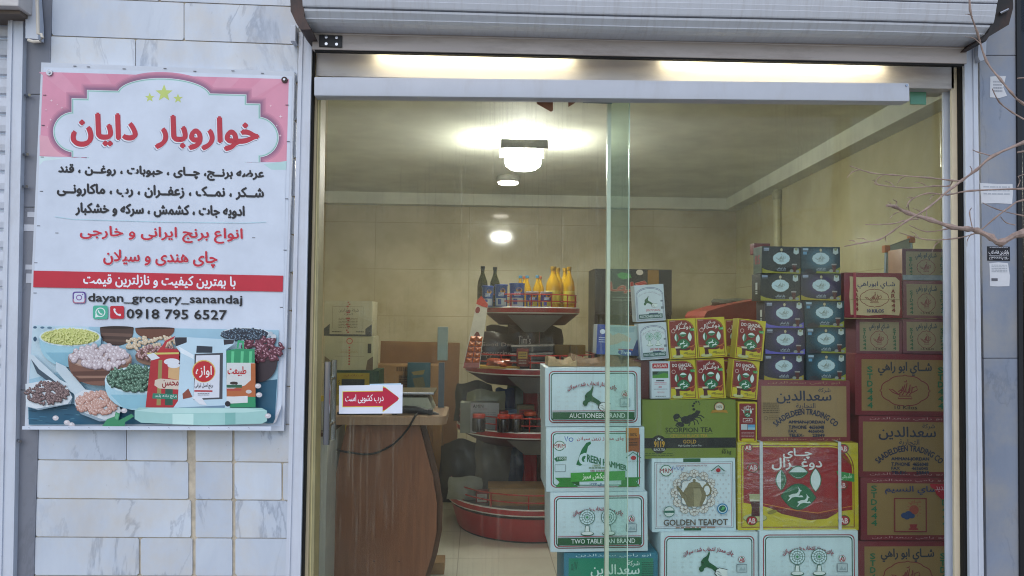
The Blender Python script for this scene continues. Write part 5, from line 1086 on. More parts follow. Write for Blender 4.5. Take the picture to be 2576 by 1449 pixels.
carton((1500, 818, 1608, 893), YL+.09, .12, 'product_box', 'blue and white box with a hand picture standing on the paper bags', 'b3c0c9', p_tivan, (110, 84), tilt=2.0)

# ------------------------------------------------------------ red round display stand with its goods
GX, GY = P(1338, 800, 2.6).x, 2.6
STD = thing('display_stand', 'round red four-tier display stand with wire guard rails in the middle of the shop', 'display stand', (GX, GY, 0))
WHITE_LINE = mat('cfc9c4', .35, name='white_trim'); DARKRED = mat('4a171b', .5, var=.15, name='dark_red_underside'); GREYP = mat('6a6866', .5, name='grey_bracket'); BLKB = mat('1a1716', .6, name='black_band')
RAILR = mat('a8281f', .3, var=.1, name='red_wire')
def tier(r, z, name='shelf', deep=True):
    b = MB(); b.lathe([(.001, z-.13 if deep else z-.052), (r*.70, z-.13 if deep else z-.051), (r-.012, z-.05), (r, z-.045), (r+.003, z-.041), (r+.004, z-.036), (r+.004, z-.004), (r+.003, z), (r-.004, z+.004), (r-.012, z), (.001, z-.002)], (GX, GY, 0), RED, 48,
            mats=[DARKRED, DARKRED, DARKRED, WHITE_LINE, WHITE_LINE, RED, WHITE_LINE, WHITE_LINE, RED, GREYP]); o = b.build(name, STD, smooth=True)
    b = MB()
    for zz in (z+.045, z+.095):
        b.tube([(GX+(r-.02)*math.cos(2*math.pi*k/40), GY+(r-.02)*math.sin(2*math.pi*k/40), zz) for k in range(41)], .005, RAILR, 6)
    for k in range(14):
        a = 2*math.pi*(k+.3)/14; c = (GX+(r-.02)*math.cos(a), GY+(r-.02)*math.sin(a)); b.tube([(c[0], c[1], z), (c[0], c[1], z+.098)], .005, RAILR, 6)
    b.build('guard_rail', o, smooth=True)
def zrim(y, r): return P(1338, y, GY-r).z
TIERS = [(.36, zrim(773, .36)), (.50, zrim(930, .50)), (.56, zrim(1090, .56)), (.62, zrim(1285, .62))]
for r, z in TIERS[:3]: tier(r, z)
tier(*TIERS[3], deep=False)
b = MB(); b.lathe([(.06, .02), (.06, TIERS[0][1]-.05)], (GX, GY, 0), RED, 8); b.build('column', STD)
for r, z in TIERS[:3]:
    b = MB(); ya, yb_ = GY-r*.95, GY-r*.70; b.prism([(GX-.20, ya, z-.056), (GX+.20, ya, z-.056), (GX+.07, yb_, z-.18), (GX-.07, yb_, z-.18)][::-1], GREYP, (0, .05, 0)); b.build('bracket', STD)
r, z = TIERS[3]; b = MB(); b.lathe([(r-.075, .0), (r-.07, .012), (r-.022, z-.068), (r-.018, z-.054)], (GX, GY, 0), RED, 48, mats=[BLKB, RED, BLKB]); b.build('base_drum', STD, smooth=True)
Z1, Z2, Z3, Z4 = [z for r, z in TIERS]
def on(px, Y): return P(px, 800, Y).x
OLIVE = mat('23240f', .12, var=.1, name='olive_glass'); OIL = mat('dcae1e', .04, var=.10, scale=9, name='yellow_oil'); OIL.node_tree.nodes['Principled BSDF'].inputs['Transmission Weight'].default_value = .45; CAPY = mat('a8821c', .4, name='gold_cap')
def bottle(px, Y, z, h, r, body, cap, lab, label, name, group, labcol=None):
    x = on(px, Y); t = thing(name, label, 'bottle', (x, Y, z), group)
    b = MB(); b.lathe([(.001, 0), (r*.95, .002), (r, .01), (r, h*.5), (r*.9, h*.62), (r*.45, h*.78), (r*.33, h*.84), (r*.33, h*.93)], (x, Y, z+.003), body, 20); b.build('body', t, smooth=True)
    b = MB(); b.lathe([(r*.4, h*.92), (r*.42, h*.93), (r*.42, h), (.001, h)], (x, Y, z+.003), cap, 16); b.build('cap', t, smooth=True)
    if labcol:
        b = MB(); b.lathe([(r+.001, h*.1), (r+.0015, h*.11), (r+.0015, h*.4), (r+.001, h*.41)], (x, Y, z+.003), labcol, 20); b.build('paper_label', t, smooth=True)
GB = 'bottles on the top tier of the red stand'
bottle(1213, 2.56, Z1, .31, .040, OLIVE, mat('101010', .4, name='black_cap'), 0, 'dark olive oil bottle at the far left of the top tier', 'oil_bottle', GB)
bottle(1244, 2.58, Z1, .305, .040, OLIVE, mat('101010', .4, name='black_cap'), 0, 'dark olive oil bottle second from the left on the top tier', 'oil_bottle', GB)
YLAB = mat('b5a83a', .5, name='yellow_paper_label')
bottle(1391, 2.50, Z1, .31, .055, OIL, CAPY, 0, 'big yellow oil bottle at the front right of the top tier', 'oil_bottle', GB, YLAB)
bottle(1431, 2.50, Z1, .31, .042, OIL, CAPY, 0, 'big yellow oil bottle at the right end of the top tier', 'oil_bottle', GB, YLAB)
bottle(1402, 2.62, Z1, .31, .045, OIL, CAPY, 0, 'big yellow oil bottle standing behind the front right one', 'oil_bottle', GB)
bottle(1420, 2.64, Z1, .31, .045, OIL, CAPY, 0, 'big yellow oil bottle half hidden behind the right end one', 'oil_bottle', GB)
CB = mat('4f8fb5', .4, name='pale_blue_cap'); CR = mat('a35a3a', .4, name='orange_cap')
for px, Y, c, lb in ((1308, 2.62, CB, 'small yellow oil bottle with blue cap, leftmost behind the blue tins'), (1318, 2.72, CR, 'small yellow oil bottle with orange cap behind the blue-capped ones'), (1325, 2.60, CB, 'small yellow oil bottle with blue cap behind the big sunflower tin'), (1351, 2.56, CB, 'small yellow oil bottle with blue cap above the small tins'), (1358, 2.68, CR, 'small yellow oil bottle with orange cap behind the small tins')):
    bottle(px, Y, Z1, .245, .034, OIL, c, 0, lb, 'oil_bottle', GB)
def tin(px, Y, z, h, r, hexc, label, lidc='2a4fa5', big=True, persian=''):
    x = on(px, Y); t = thing('food_tin', label, 'tin', (x, Y, z), 'blue tins on the top tier')
    b = MB(); b.lathe([(.001, 0), (r, 0), (r, h-.012)], (x, Y, z+.003), mat(hexc, .3, var=.1, name='tin_print'), 24); b.build('body', t, smooth=True)
    b = MB(); b.lathe([(r+.003, h-.014), (r+.003, h-.002), (r-.004, h), (.001, h-.003)], (x, Y, z+.003), mat(lidc, .35, name='tin_lid'), 24); b.build('lid', t, smooth=True)
    def cm(u, v, k): a = -math.pi/2+(u-.5)*2.2; rr = r+.0008+STEP*k; return Vector((x+rr*math.cos(a), Y+rr*math.sin(a), z+.003+h*(1-v)))
    class CP(Print): pass
    p = Print(cm)
    def band(u0, u1, v0, v1, c, n=8): 
        for q in range(n): a, e = u0+(u1-u0)*q/n, u0+(u1-u0)*(q+1)/n; p.face([(a, v0), (a, v1), (e, v1), (e, v0)], c, dk=0)
        p.k += 1
    band(.1, .9, .62, .95, 'b3bcc4' if big else 'a9a33a'); band(.3, .7, .36, .54, '8fa5cf'); band(.25, .5, .66, .9, '2a4fa5' if big else '3a3f9a')
    p.ell(.62, .3, .2, .11, 'c9981f', 12); p.ell(.62, .3, .09, .05, '6a3f14', 10); p.txt('لادن', .28, .38, .68, .52, 'e0e4ea', .03); p.build('printed_label', t)
tin(1226, 2.42, Z1, .155, .043, '1f4f9a', 'blue sunflower tin at the left front of the top tier')
tin(1260, 2.38, Z1, .165, .046, '1f4f9a', 'blue tin second from left at the front of the top tier')
tin(1300, 2.37, Z1, .175, .055, '2350a8', 'widest blue sunflower tin in the middle of the top tier')
tin(1338, 2.37, Z1, .115, .046, '2c3f92', 'low purple-blue tin right of the widest sunflower tin', 'a9a9b0', False)
tin(1374, 2.38, Z1, .115, .043, '2a2f7a', 'low dark blue tin at the right front of the top tier', 'a9a9b0', False)
# hanging wafer strip at the left of the stand
def wafer():
    a, bq, c, d = P(1200, 756, 2.2), P(1228, 760, 2.2), P(1206, 926, 2.06), P(1164, 926, 2.06)
    t = thing('wafer_strip', 'white hanging display card with two rows of orange wafer packs on the red stand', 'display card', (a+d)/2)
    b = MB(); b.prism([a, bq, c, d][::-1], mat('c9c3b4', .5, name='display_card'), (0, .004, 0)); b.build('card', t)
    def mp(u, v, k): return (a*(1-u)*(1-v)+bq*u*(1-v)+c*u*v+d*(1-u)*v)-Vector((0, .001+STEP*k, 0))
    p = Print(mp); p.face([(.0, 0), (.3, -.08), (1, .03), (1, .09), (.6, .08), (0, .05)], 'b5301c'); p.ell(.22, .14, .2, .05, '7a1f1c', 12); p.greek(.1, .24, .9, .34, 2, '8f8478', .3, 4); p.face([(.05, .62), (.45, .46), (.6, .47), (.95, .6), (.97, 1), (.02, 1)], '6a1a14'); p.face([(.05, .92), (.97, .92), (.97, .99), (.03, .99)], 'a8574a'); p.build('print', t)
    OR = mat('b5561c', .25, var=.35, scale=60, name='orange_foil')
    for r_ in range(5):
        for c_ in range(2):
            u0, v0 = .08+c_*.46, .53+r_*.08; q = [mp(u0, v0, 5), mp(u0+.4, v0, 5), mp(u0+.4, v0+.07, 5), mp(u0, v0+.07, 5)]
            b = MB(); ctr = sum(q, Vector())/4 - Vector((0, .014, 0)); b.add(q+[ctr], [[0, 4, 1], [1, 4, 2], [2, 4, 3], [3, 4, 0], [0, 1, 2, 3]], OR); b.build('wafer_pack', t)
wafer()
# second tier: coffee bags, silver edged packs, biscuits
def pillow_bag(px, Y, z, wd, ht, hexc, label, txt=None, tc='c9bfb5', rough=.3, name='coffee_bag'):
    x = on(px, Y); t = thing(name, label, 'bag', (x, Y, z)); n, m_ = 9, 9; F_, B_ = [], []
    for j in range(m_):
        for i in range(n):
            u, v = i/(n-1)*2-1, j/(m_-1); e = .055*(1-u*u)**.6*(math.sin(math.pi*min(1, .12+v*.88))**.7) ; wq = wd/2*(1-.04*math.sin(math.pi*v)-(.16*max(0, v-.55)**1.5*2 if txt is None else 0))*(1+.03*math.sin(v*9+px)); 
            dz = v*ht*(1-.05*u*u*(txt is None)+.04*math.sin(u*4+px*.7)*v); F_.append((x+u*wq, Y-e*(1+.25*math.sin(u*5+v*7+px)), z+.002+dz)); B_.append((x+u*wq, Y+e+.002, z+.002+dz))
    k = n*m_; fs = [[j*n+i, j*n+i+1, (j+1)*n+i+1, (j+1)*n+i] for j in range(m_-1) for i in range(n-1)]
    fs += [[k+q for q in f[::-1]] for f in fs]; per = list(range(n))+[j*n+n-1 for j in range(1, m_)]+[(m_-1)*n+i for i in range(n-2, -1, -1)]+[j*n for j in range(m_-2, 0, -1)]
    fs += [[per[q], k+per[q], k+per[(q+1) % len(per)], per[(q+1) % len(per)]][::-1] for q in range(len(per))]
    b = MB(); b.add(F_+B_, fs, mat(hexc, rough, var=.15, scale=8, bump=.15, name='bag_foil')); b.build('bag_body', t, smooth=True)
    if txt:
        p = Print(lambda u, v, kk: Vector((x-wd/2+u*wd, Y-.062-STEP*kk, z+ht*(1-v))))
        for s, u0, v0, u1, v1 in txt: p.txt(s, u0, v0, u1, v1, tc, .015)
        p.build('bag_lettering', t)
pillow_bag(1252, 2.36, Z2, .33, .25, '2f2524', 'large dark cappuccino bag at the left of the second tier', (('Good Day', .12, .28, .85, .42), ('Cappuccino', .08, .5, .8, .72)), '9a8f88')
pillow_bag(1318, 2.42, Z2, .24, .33, '3a2a27', 'upright brown coffee bag with white lettering in the middle of the second tier', (("Tim's", .3, .3, .7, .5),), 'b5aaa4')
SIL = mat('9a948f', .2, metal=.6, var=.3, scale=30, name='foil_edge'); DKP = mat('241d20', .3, var=.3, name='dark_foil')
for k, (px, y, w_, ang) in enumerate(((1336, 886, .30, 4), (1337, 866, .30, -5), (1339, 842, .30, -4))):
    Y = 2.24; x = on(px, Y); z = P(px, y, Y).z if k else Z2+.004; h_ = .05
    if k: z = Z2+.004+k*.058
    t = thing('chocolate_pack', ('lowest', 'middle', 'uppermost')[k]+' of three flat dark packs with silver edges on the second tier', 'pack', (x, Y, z), 'flat dark packs on the second tier')
    R_ = (Matrix.Rotation(math.radians(ang*.4), 3, 'Y'), Vector((x, Y, z)))
    b = MB(); b.box((x-w_/2, Y-.07, z), (x+w_/2, Y+.08, z+h_), DKP, .006, rot=R_); b.build('pack_body', t)
    b = MB(); b.box((x-w_/2-.004, Y-.076, z+h_-.012), (x+w_/2+.004, Y-.07, z+h_+.002), SIL, .001, rot=R_); b.box((x-.008, Y-.0735, z), (x+.004, Y-.0705, z+h_-.013), SIL, rot=R_); b.build('foil_edge', t)
pillow_bag(1262, 2.2, Z2, .22, .07, '8a3a1c', 'orange biscuit packet lying behind the guard rail of the second tier', None, rough=.2, name='biscuit_packet')
b = MB(); x = on(1255, 2.17); b.box((x-.15, 2.15, Z2+.001), (x+.15, 2.3, Z2+.02), mat('b58a1c', .4, name='yellow_tray'), .003); b.build('yellow_tray', label='flat yellow tray under the biscuits on the second tier', cat='tray')
for px, lb in ((1415, 'ochre box towards the right of the second tier'), (1455, 'yellow-brown box at the right end of the second tier')):
    carton((px-20, 868, px+18, 896), 2.5, .1, 'product_box', lb, '8a6a1f', None, group='ochre boxes on the second tier')
# third tier: clear bag, white box, red lidded jars
pillow_bag(1225, 2.38, Z3, .30, .26, '7a7a62', 'pale full plastic bag at the left of the third tier', None, rough=.35, name='plastic_bag')
pillow_bag(1272, 2.55, Z3, .16, .26, '1f3560', 'blue and white packet beside the plastic bag on the third tier', None, rough=.35, name='packet')
def p_amin(p, w_, h_): p.rect(26, 0, w_, h_, '9a9a9a'); p.txt('AMIN', 32, 5, 58, 13, '2a2a33', .03); p.greek(36, 15, 70, 18, 1, '6a5a60', .5, 4); p.greek(32, 24, w_-8, h_-10, 9, '858589', .3, 6)
carton((1157, 1013, 1255, 1090), 2.22, .12, 'product_box', 'grey-white box with AMIN lettering at the left of the third tier', '7d7d70', p_amin, (98, 77))
JB = mat('1f100e', .12, var=.2, name='dark_jam'); 
for i, (px, Y, c, lb) in enumerate(((1208, 2.12, 'b5301c', 'dark jar with red lid, leftmost on the third tier'), (1232, 2.28, 'c94a1a', 'dark jar with orange lid behind the two leftmost jars'), (1270, 2.10, 'b5301c', 'dark jar with red lid in front, third from left'), (1302, 2.10, 'b02c1c', 'dark jar with red lid in front, right of the middle'), (1336, 2.26, 'c94a1a', 'dark jar with orange lid behind, next to the white cartons'), (1266, 2.3, 'a02a1c', 'dark jar with dull red lid in the back row of the third tier'))):
    x = on(px, Y); t = thing('jam_jar', lb, 'jar', (x, Y, Z3), 'dark jars with red lids on the third tier'); r = .047
    b = MB(); b.lathe([(.001, 0), (r*.95, 0), (r, .008), (r, .085), (r*.85, .095)], (x, Y, Z3+.001), JB, 20); b.build('glass', t, smooth=True)
    b = MB(); b.lathe([(r*.93, .093), (r*.95, .096), (r*.95, .117), (r*.9, .12), (.001, .12)], (x, Y, Z3+.001), mat(c, .3, name='jar_lid'), 20); b.build('lid', t, smooth=True)
for px, Y, w_, h_, c, lb in ((1272, 2.72, .34, .30, '38251f', 'dark brown bag standing behind the cappuccino bag on the second tier'), (1365, 2.70, .34, .30, '2a1d1a', 'dark brown bag behind the flat dark packs on the second tier')):
    pillow_bag(px, Y, Z2, w_, h_, c, lb, None, rough=.35, name='coffee_bag')
for px, Y, w_, h_, c, lb in ((1195, 2.62, .30, .30, '3d3a33', 'dark grey sack at the back left of the third tier'), (1322, 2.66, .30, .32, '3a4a36', 'dull green packet at the back of the third tier'), (1388, 2.62, .34, .33, '54211f', 'dark red packet at the back right of the third tier')):
    pillow_bag(px, Y, Z3, w_, h_, c, lb, None, rough=.35, name='packet')
for px, Y, w_, h_, c, lb in ((1170, 2.66, .34, .36, '39342f', 'dark grey-brown sack at the back left of the lowest tier'), (1246, 2.62, .30, .40, '6a665e', 'crumpled grey plastic bag on the lowest tier'), (1310, 2.64, .36, .34, '28324a', 'dark blue sack behind the cardboard box on the lowest tier'), (1395, 2.6, .36, .36, '4a3428', 'dark brown sack at the back right of the lowest tier')):
    pillow_bag(px, Y, Z4, w_, h_, c, lb, None, rough=.35, name='sack')
for rect, Y, hx, hx2, lb in (((1150, 1215, 1196, 1284), 2.42, '6a4a2c', 'b08a3a', 'brown box with an ochre label left on the lowest tier'), ((1196, 1236, 1228, 1285), 2.2, '7a2a24', 'b5b0a4', 'small red box with a pale label in front on the lowest tier'), ((1262, 1030, 1300, 1088), 2.42, '2f4a6a', 'a9b0b4', 'blue box with a pale label behind the jars on the third tier'), ((1300, 1020, 1344, 1088), 2.45, '6a5a2c', '9a2a24', 'ochre box with a red label behind the jars on the third tier'), ((1300, 878, 1330, 922), 2.12, '7a2e1c', 'c09a3a', 'red and gold packet standing at the front rail of the second tier')):
    carton(rect, Y, .08, 'product_box', lb, hx, lambda p, w_, h_, c=hx2: (p.rect(w_*.12, h_*.15, w_*.88, h_*.55, c), p.greek(w_*.2, h_*.22, w_*.8, h_*.5, 3, '3a2a24', .4, 4), p.greek(w_*.15, h_*.65, w_*.8, h_*.9, 3, 'b5aa98', .35, 6)))
# base tier
carton((1228, 1228, 1390, 1288), 2.12, .22, 'cardboard_box', 'plain brown cardboard box on the lowest tier of the red stand', CARD, lambda p, w_, h_: (p.rect(0, 0, w_, 3, '7a5f3f'), p.rect(0, 0, 2.5, h_, '2a2018')), (162, 60))
pillow_bag(1176, 2.3, Z4, .26, .16, '8a8a7d', 'pale sack at the left of the lowest tier', None, rough=.5, name='sack')

# ------------------------------------------------------------ counter with scale, cable and goods
YC = 1.0
ct = thing('counter', 'brown laminate counter with a barrel-shaped front panel left of the red stand', 'counter', (P(965, 1449, YC).x, YC, 0))
zt = P(960, 1048, YC-.06).z; th = zt-P(960, 1069, YC-.06).z
xr_ = P(1123, 1058, YC).x; xl_ = P(808, 1058, YC).x
b = MB(); rd = .06; yf, yb2 = YC-.06, YC+.42
pts = [(xl_-.35, yf, zt-th), (xr_-rd, yf, zt-th)]+[(xr_-rd+rd*math.sin(math.radians(a)), yf+rd-rd*math.cos(math.radians(a)), zt-th) for a in range(10, 91, 10)]+[(xr_, yb2-rd, zt-th)]+[(xr_-rd+rd*math.cos(math.radians(a)), yb2-rd+rd*math.sin(math.radians(a)), zt-th) for a in range(10, 91, 10)]+[(xl_-.35, yb2, zt-th)]
b.prism(pts, WOOD2, (0, 0, th)); b.build('counter_top', ct)
def barrel(Yp, dx):
    L = [(872, 1070), (853, 1150), (838, 1230), (824, 1310), (818, 1390), (820, 1449), (832, 1520), (846, 1580)]; R = [(1055, 1070), (1076, 1150), (1089, 1200), (1099, 1270), (1098, 1340), (1086, 1400), (1070, 1449), (1052, 1520), (1034, 1580)]
    ps = [P(x, y, YC) for x, y in L]+[P(x, y, YC) for x, y in R[::-1]]
    return [(p_.x+dx, Yp, max(.0, p_.z)) for p_ in ps]
b = MB(); b.prism(barrel(YC, 0)[::-1], WOOD, (0, .022, 0)); b.build('front_panel', ct)
b = MB(); b.prism(barrel(YC+.06, .028), mat('54351f', .5, var=.2, scale=8, name='dark_wood'), (0, .022, 0)); b.build('inner_panel', ct)
b = MB(); b.box((P(900, 1300, YC).x, YC+.17, 0), (P(1050, 1300, YC).x, YC+.34, zt-th-.001), mat('2f2019', .6, name='dark_support')); b.build('support', ct)
for px, y in ((941, 1411), (1004, 1412), (1072, 1409), (1086, 1415)): 
    if px < 1060: c = P(px, y, YC); b = MB(); b.tube([c+Vector((0, .001, 0)), c-Vector((0, .003, 0))], .004, mat('2a221c', .5, name='screw_cap'), 8); b.build('screw', ct)
cb = thing('cabinet', 'white melamine cabinet side beside the door jamb, left of the counter', 'cabinet', (P(800, 1400, .8).x, .82, 0))
zc_ = P(810, 1098, .75).z; xq = P(822, 1200, .75).x
b = MB(); b.box((xq-.6, .75, 0), (xq, 1.25, zc_), mat('b9b9b0', .4, var=.05, name='white_melamine'), .002); b.build('body', cb)
b = MB(); b.box((xq-.6, .74, zc_+.0005), (xq+.003, 1.26, zc_+.02), mat('5a4438', .5, name='brown_edge'), .001); b.build('top', cb)
x = P(805, 1060, .8).x; t = thing('spray_bottle', 'small clear bottle with yellow cap standing by the door jamb', 'bottle', (x, .84, zc_+.02))
b = MB(); b.lathe([(.001, 0), (.028, .001), (.03, .02), (.03, .1), (.012, .14), (.012, .15)], (x, .84, zc_+.021), mat('a5a08f', .15, name='clear_plastic'), 16); b.build('body', t, smooth=True)
b = MB(); b.lathe([(.015, .148), (.015, .175), (.001, .176)], (x, .84, zc_+.021), mat('c9a81c', .35, name='yellow_cap'), 14); b.build('cap', t, smooth=True)
# weighing scale
sc = thing('weighing_scale', 'white shop scale with a steel pan and a grey pole display on the counter', 'scale', (P(1040, 1040, YC+.2).x, YC+.2, zt))
Ysc = YC+.2; SCW = mat('a9ab98', .4, name='scale_casing')
def zz(y, Y): return P(1050, y, Y).z
b = MB(); a = [P(948, 1042, Ysc), P(1090, 1042, Ysc), P(1076, 1000, Ysc), P(948, 1000, Ysc)]; a = [(q.x, q.y, max(q.z, zt+.002)) for q in a]; b.prism(a, SCW, (0, .25, 0)); b.build('casing', sc)
b = MB(); c0, c1 = P(940, 989, Ysc-.02), P(1092, 989, Ysc-.02); b.box((c0.x, Ysc-.03, c0.z-.008), (c1.x, Ysc+.27, c0.z+.006), STEEL, .003); b.build('pan', sc)
b = MB(); c0 = P(1025, 996, Ysc+.1); b.box((c0.x-.03, Ysc+.08, zt+.05), (c0.x+.03, Ysc+.14, P(1025, 990, Ysc).z-.002), mat('6a655a', .5, name='pan_post')); b.build('pan_support', sc)
Yp = Ysc+.16; c0 = P(1112, 1000, Yp); b = MB(); b.box((c0.x-.022, Yp-.012, zt), (c0.x+.012, Yp+.012, P(1112, 912, Yp).z), mat('4f5a63', .4, name='grey_pole')); b.build('pole', sc)
b = MB(); b.box((P(1101, 860, Yp).x, Yp-.03, P(1112, 906, Yp).z), (P(1127, 860, Yp).x, Yp+.02, P(1112, 822, Yp).z), mat('8f9f96', .35, name='display_casing'), .005); b.build('pole_display', sc)
# black handset, tray and cable
hs = thing('handset', 'black curved handset on two feet lying on the counter with its cable hanging down', 'handset', (P(1040, 1040, YC).x, YC, zt))
b = MB(); hp = [P(x, y, YC+.04) for x, y in ((985, 1040), (1000, 1033), (1020, 1030), (1045, 1031), (1070, 1036), (1092, 1043), (1104, 1046))]; b.tube(hp, [.012, .019, .022, .021, .018, .016, .012], BLACK, 12); b.build('grip', hs, smooth=True)
for px in (993, 1082): c0 = P(px, 1050, YC+.03); b = MB(); b.box((c0.x-.012, YC+.0, zt+.001), (c0.x+.014, YC+.06, zt+.03), BLACK, .003); b.build('foot', hs)
b = MB(); cp = [(1050, 1040, YC), (1042, 1050, YC-.065), (1030, 1072, YC-.075), (1012, 1096, YC-.03), (985, 1120, YC-.012), (950, 1138, YC-.012), (920, 1143, YC-.012), (885, 1139, YC-.012), (850, 1133, YC-.012), (838, 1130, YC-.005)]
cpp = [P(*q) for q in cp]; sm = []
for i in range(len(cpp)-1):
    p0_, p1_, p2_, p3_ = cpp[max(0, i-1)], cpp[i], cpp[i+1], cpp[min(len(cpp)-1, i+2)]
    for k in range(4): s = k/4; sm.append(.5*((2*p1_)+(p2_-p0_)*s+(2*p0_-5*p1_+4*p2_-p3_)*s*s+(3*p1_-p0_-3*p2_+p3_)*s**3))
b.tube(sm+[cpp[-1]], .0055, RUBBER, 8); b.build('cable', hs, smooth=True)
b = MB(); c0, c1 = P(848, 1045, YC), P(962, 1045, YC); b.box((c0.x, YC+.0, zt+.001), (c1.x, YC+.16, zt+.016), mat('2a2623', .4, name='dark_keyboard'), .003); b.build('keyboard', label='thin dark keyboard lying on the counter behind the arrow notice', cat='keyboard')
b = MB(); c0, c1 = P(966, 1046, YC), P(1040, 1046, YC); b.box((c0.x, YC+.08, zt+.001), (c1.x, YC+.18, zt+.008), mat('c4beb0', .6, name='paper_sheets')); b.build('paper_stack', label='few pale papers lying on the counter between keyboard and handset', cat='papers')
# legs / wooden blocks behind the counter's right edge
b = MB(); q0 = PZ(1090, 1395, .03); b.box((P(1075, 1390, YC+.45).x, YC+.45, .0), (P(1118, 1390, YC+.45).x, YC+.6, .07), mat('8a6a45', .6, name='wood_block'), .004); b.build('wooden_block', label='small wooden block on the floor behind the counter panel', cat='block')

# ------------------------------------------------------------ goods at the back
def p_cart1(p, w_, h_): p.rect(0, 0, w_, h_, 'b9b59a'); p.poly([(0, 70), (14, 58), (14, 84), (104, 84), (104, 70), (120, 58), (120, h_), (0, h_)], '2a3a44'); p.rect(20, 14, 98, 15, '8a8670'); p.rect(20, 14, 21, 70, '8a8670'); p.rect(97, 14, 98, 70, '8a8670'); p.txt('شركة سعدالدین', 36, 19, 86, 29, '3a3a3a', .01); p.txt('التجارية', 50, 30, 72, 37, '3a3a3a', .0); p.greek(36, 43, 84, 70, 7, '7a7664', .35, 3); p.greek(20, 76, 44, 80, 1, '5a5a4a', .7, 3); p.greek(80, 76, 100, 80, 1, '5a5a4a', .7, 5); [p.rect(58+math.sin(k*2.1)*3, 2+k*5, 62+math.sin(k*1.7)*3, 5.5+k*5, 'a03a34') for k in range(16)]
def p_cart2(p, w_, h_): p.rect(0, 0, w_, h_, 'b5b193'); p.poly([(0, 50), (16, 62), (24, 84), (0, 84)], '7a6a4f'); p.poly([(w_, 50), (w_-14, 60), (w_-18, 84), (w_, 84)], '6a5a48'); p.rect(26, 14, 100, 15, '9a967d'); p.rect(26, 50, 100, 51, '9a967d'); p.ring(62, 12, 8, 8, 2, 'b5483c', 'b5b193', 14); [p.rect(60, 26+k*7, 64, 30+k*7, 'b5564a') for k in range(7)]; p.rect(108, 18, 117, 42, '4a4a40'); p.greek(40, 34, 84, 44, 3, 'a58f6a', .3, 4)
def p_cart3(p, w_, h_): p.rect(4, 6, w_-24, h_*.5, 'a8922f'); p.txt('استاندارد', 20, 10, w_-40, 16, '7a3a24', .0); p.rect(16, 22, w_-36, h_*.42, '1d2a33'); vtext(p, 'STD', 7, 24, 60, 6, '6a5a1f'); p.txt('IN', 8, h_*.4, 22, h_*.46, 'a03a20', .03)
YK = 2.6
ob = carton((838, 932, 948, 1240), YK, .3, 'carton', 'green and yellow carton at the bottom of the left back stack', '1f3a26', p_cart3, (110, 308), tilt=0)
carton((816, 846, 938, 931), YK, .3, 'carton', 'white carton with a red round mark, second in the left back stack', 'a5a086', p_cart2, (122, 85))
o = carton((815, 757, 935, 845), YK, .3, 'carton', 'white and navy carton in clear wrap on top of the left back stack', 'a5a086', p_cart1, (120, 88))
wd, ht, dp = o['_d']; b = MB(); b.box((-wd/2-.004, -.004, .001), (wd/2+.004, dp+.004, ht+.003), WRAP, .01); b.build('clear_wrap', o, smooth=True)
zf = ob.location.z
if zf > .01:
    b = MB(); c = ob.location; b.box((c.x-.2, YK, 0), (c.x+.2, YK+.34, zf-.001), CARD); b.build('cardboard_box', label='plain cardboard box hidden under the left back stack', cat='box')
def lean(rect, Y, name, label, m, cat, fn=None, art=None, tilt=0):
    return carton(rect, Y, .03, name, label, m, fn, art, cat=cat, tilt=tilt, bev=.001)
CARD2 = mat('77573a', .85, var=.15, scale=5, name='old_cardboard'); CARD3 = mat('866541', .85, var=.15, scale=5, name='tan_cardboard')
carton((946, 860, 1146, 1250), 3.9, .05, 'cardboard_sheet', 'tall flattened brown cardboard sheet standing against the back wall', CARD2, None, cat='cardboard', tilt=.8)
carton((928, 919, 1108, 1250), 3.3, .3, 'cardboard_box', 'big tan cardboard box standing in front of the cardboard sheet', CARD3, lambda p, w_, h_: (p.greek(64, 4, 106, 18, 1, '5a4226', .8, 4), p.rect(70, 24, 100, 60, '6a4f30'), p.greek(72, 28, 98, 58, 5, '4a3520', .6, 3), p.rect(20, 30, 23, 60, '5a4226')), (180, 330))
carton((1024, 912, 1082, 990), 3.25, .02, 'blue_pack', 'dull blue flat pack leaning on the front of the tan cardboard box', '35525a', lambda p, w_, h_: (p.poly([(10, 24), (44, 18), (40, 30), (16, 32)], '7a6a42'), p.poly([(14, 40), (40, 36), (46, 60), (20, 66)], '5f5a42')), (58, 78), cat='pack')
for o in [q for q in COL.objects if q.name.startswith('blue_pack')]: pass
b = MB(); c = P(1053, 990, 3.25); b.box((c.x-.12, 3.24, 0), (c.x+.12, 3.296, c.z-.001), CARD2); b.build('cardboard_box', label='narrow cardboard box under the dull blue pack, hidden by the counter', cat='box')
# added dark sack standing in for the dark space between counter and stand
for k, (px, Y, w_, h_, c, lb) in enumerate(((1160, 3.2, .34, .50, '35302d', 'added dark sack filling the dark space on the floor left of the red stand'),)):
    pillow_bag(px, Y, 0.0, w_, h_, c, lb, None, rough=.35, name='sack')
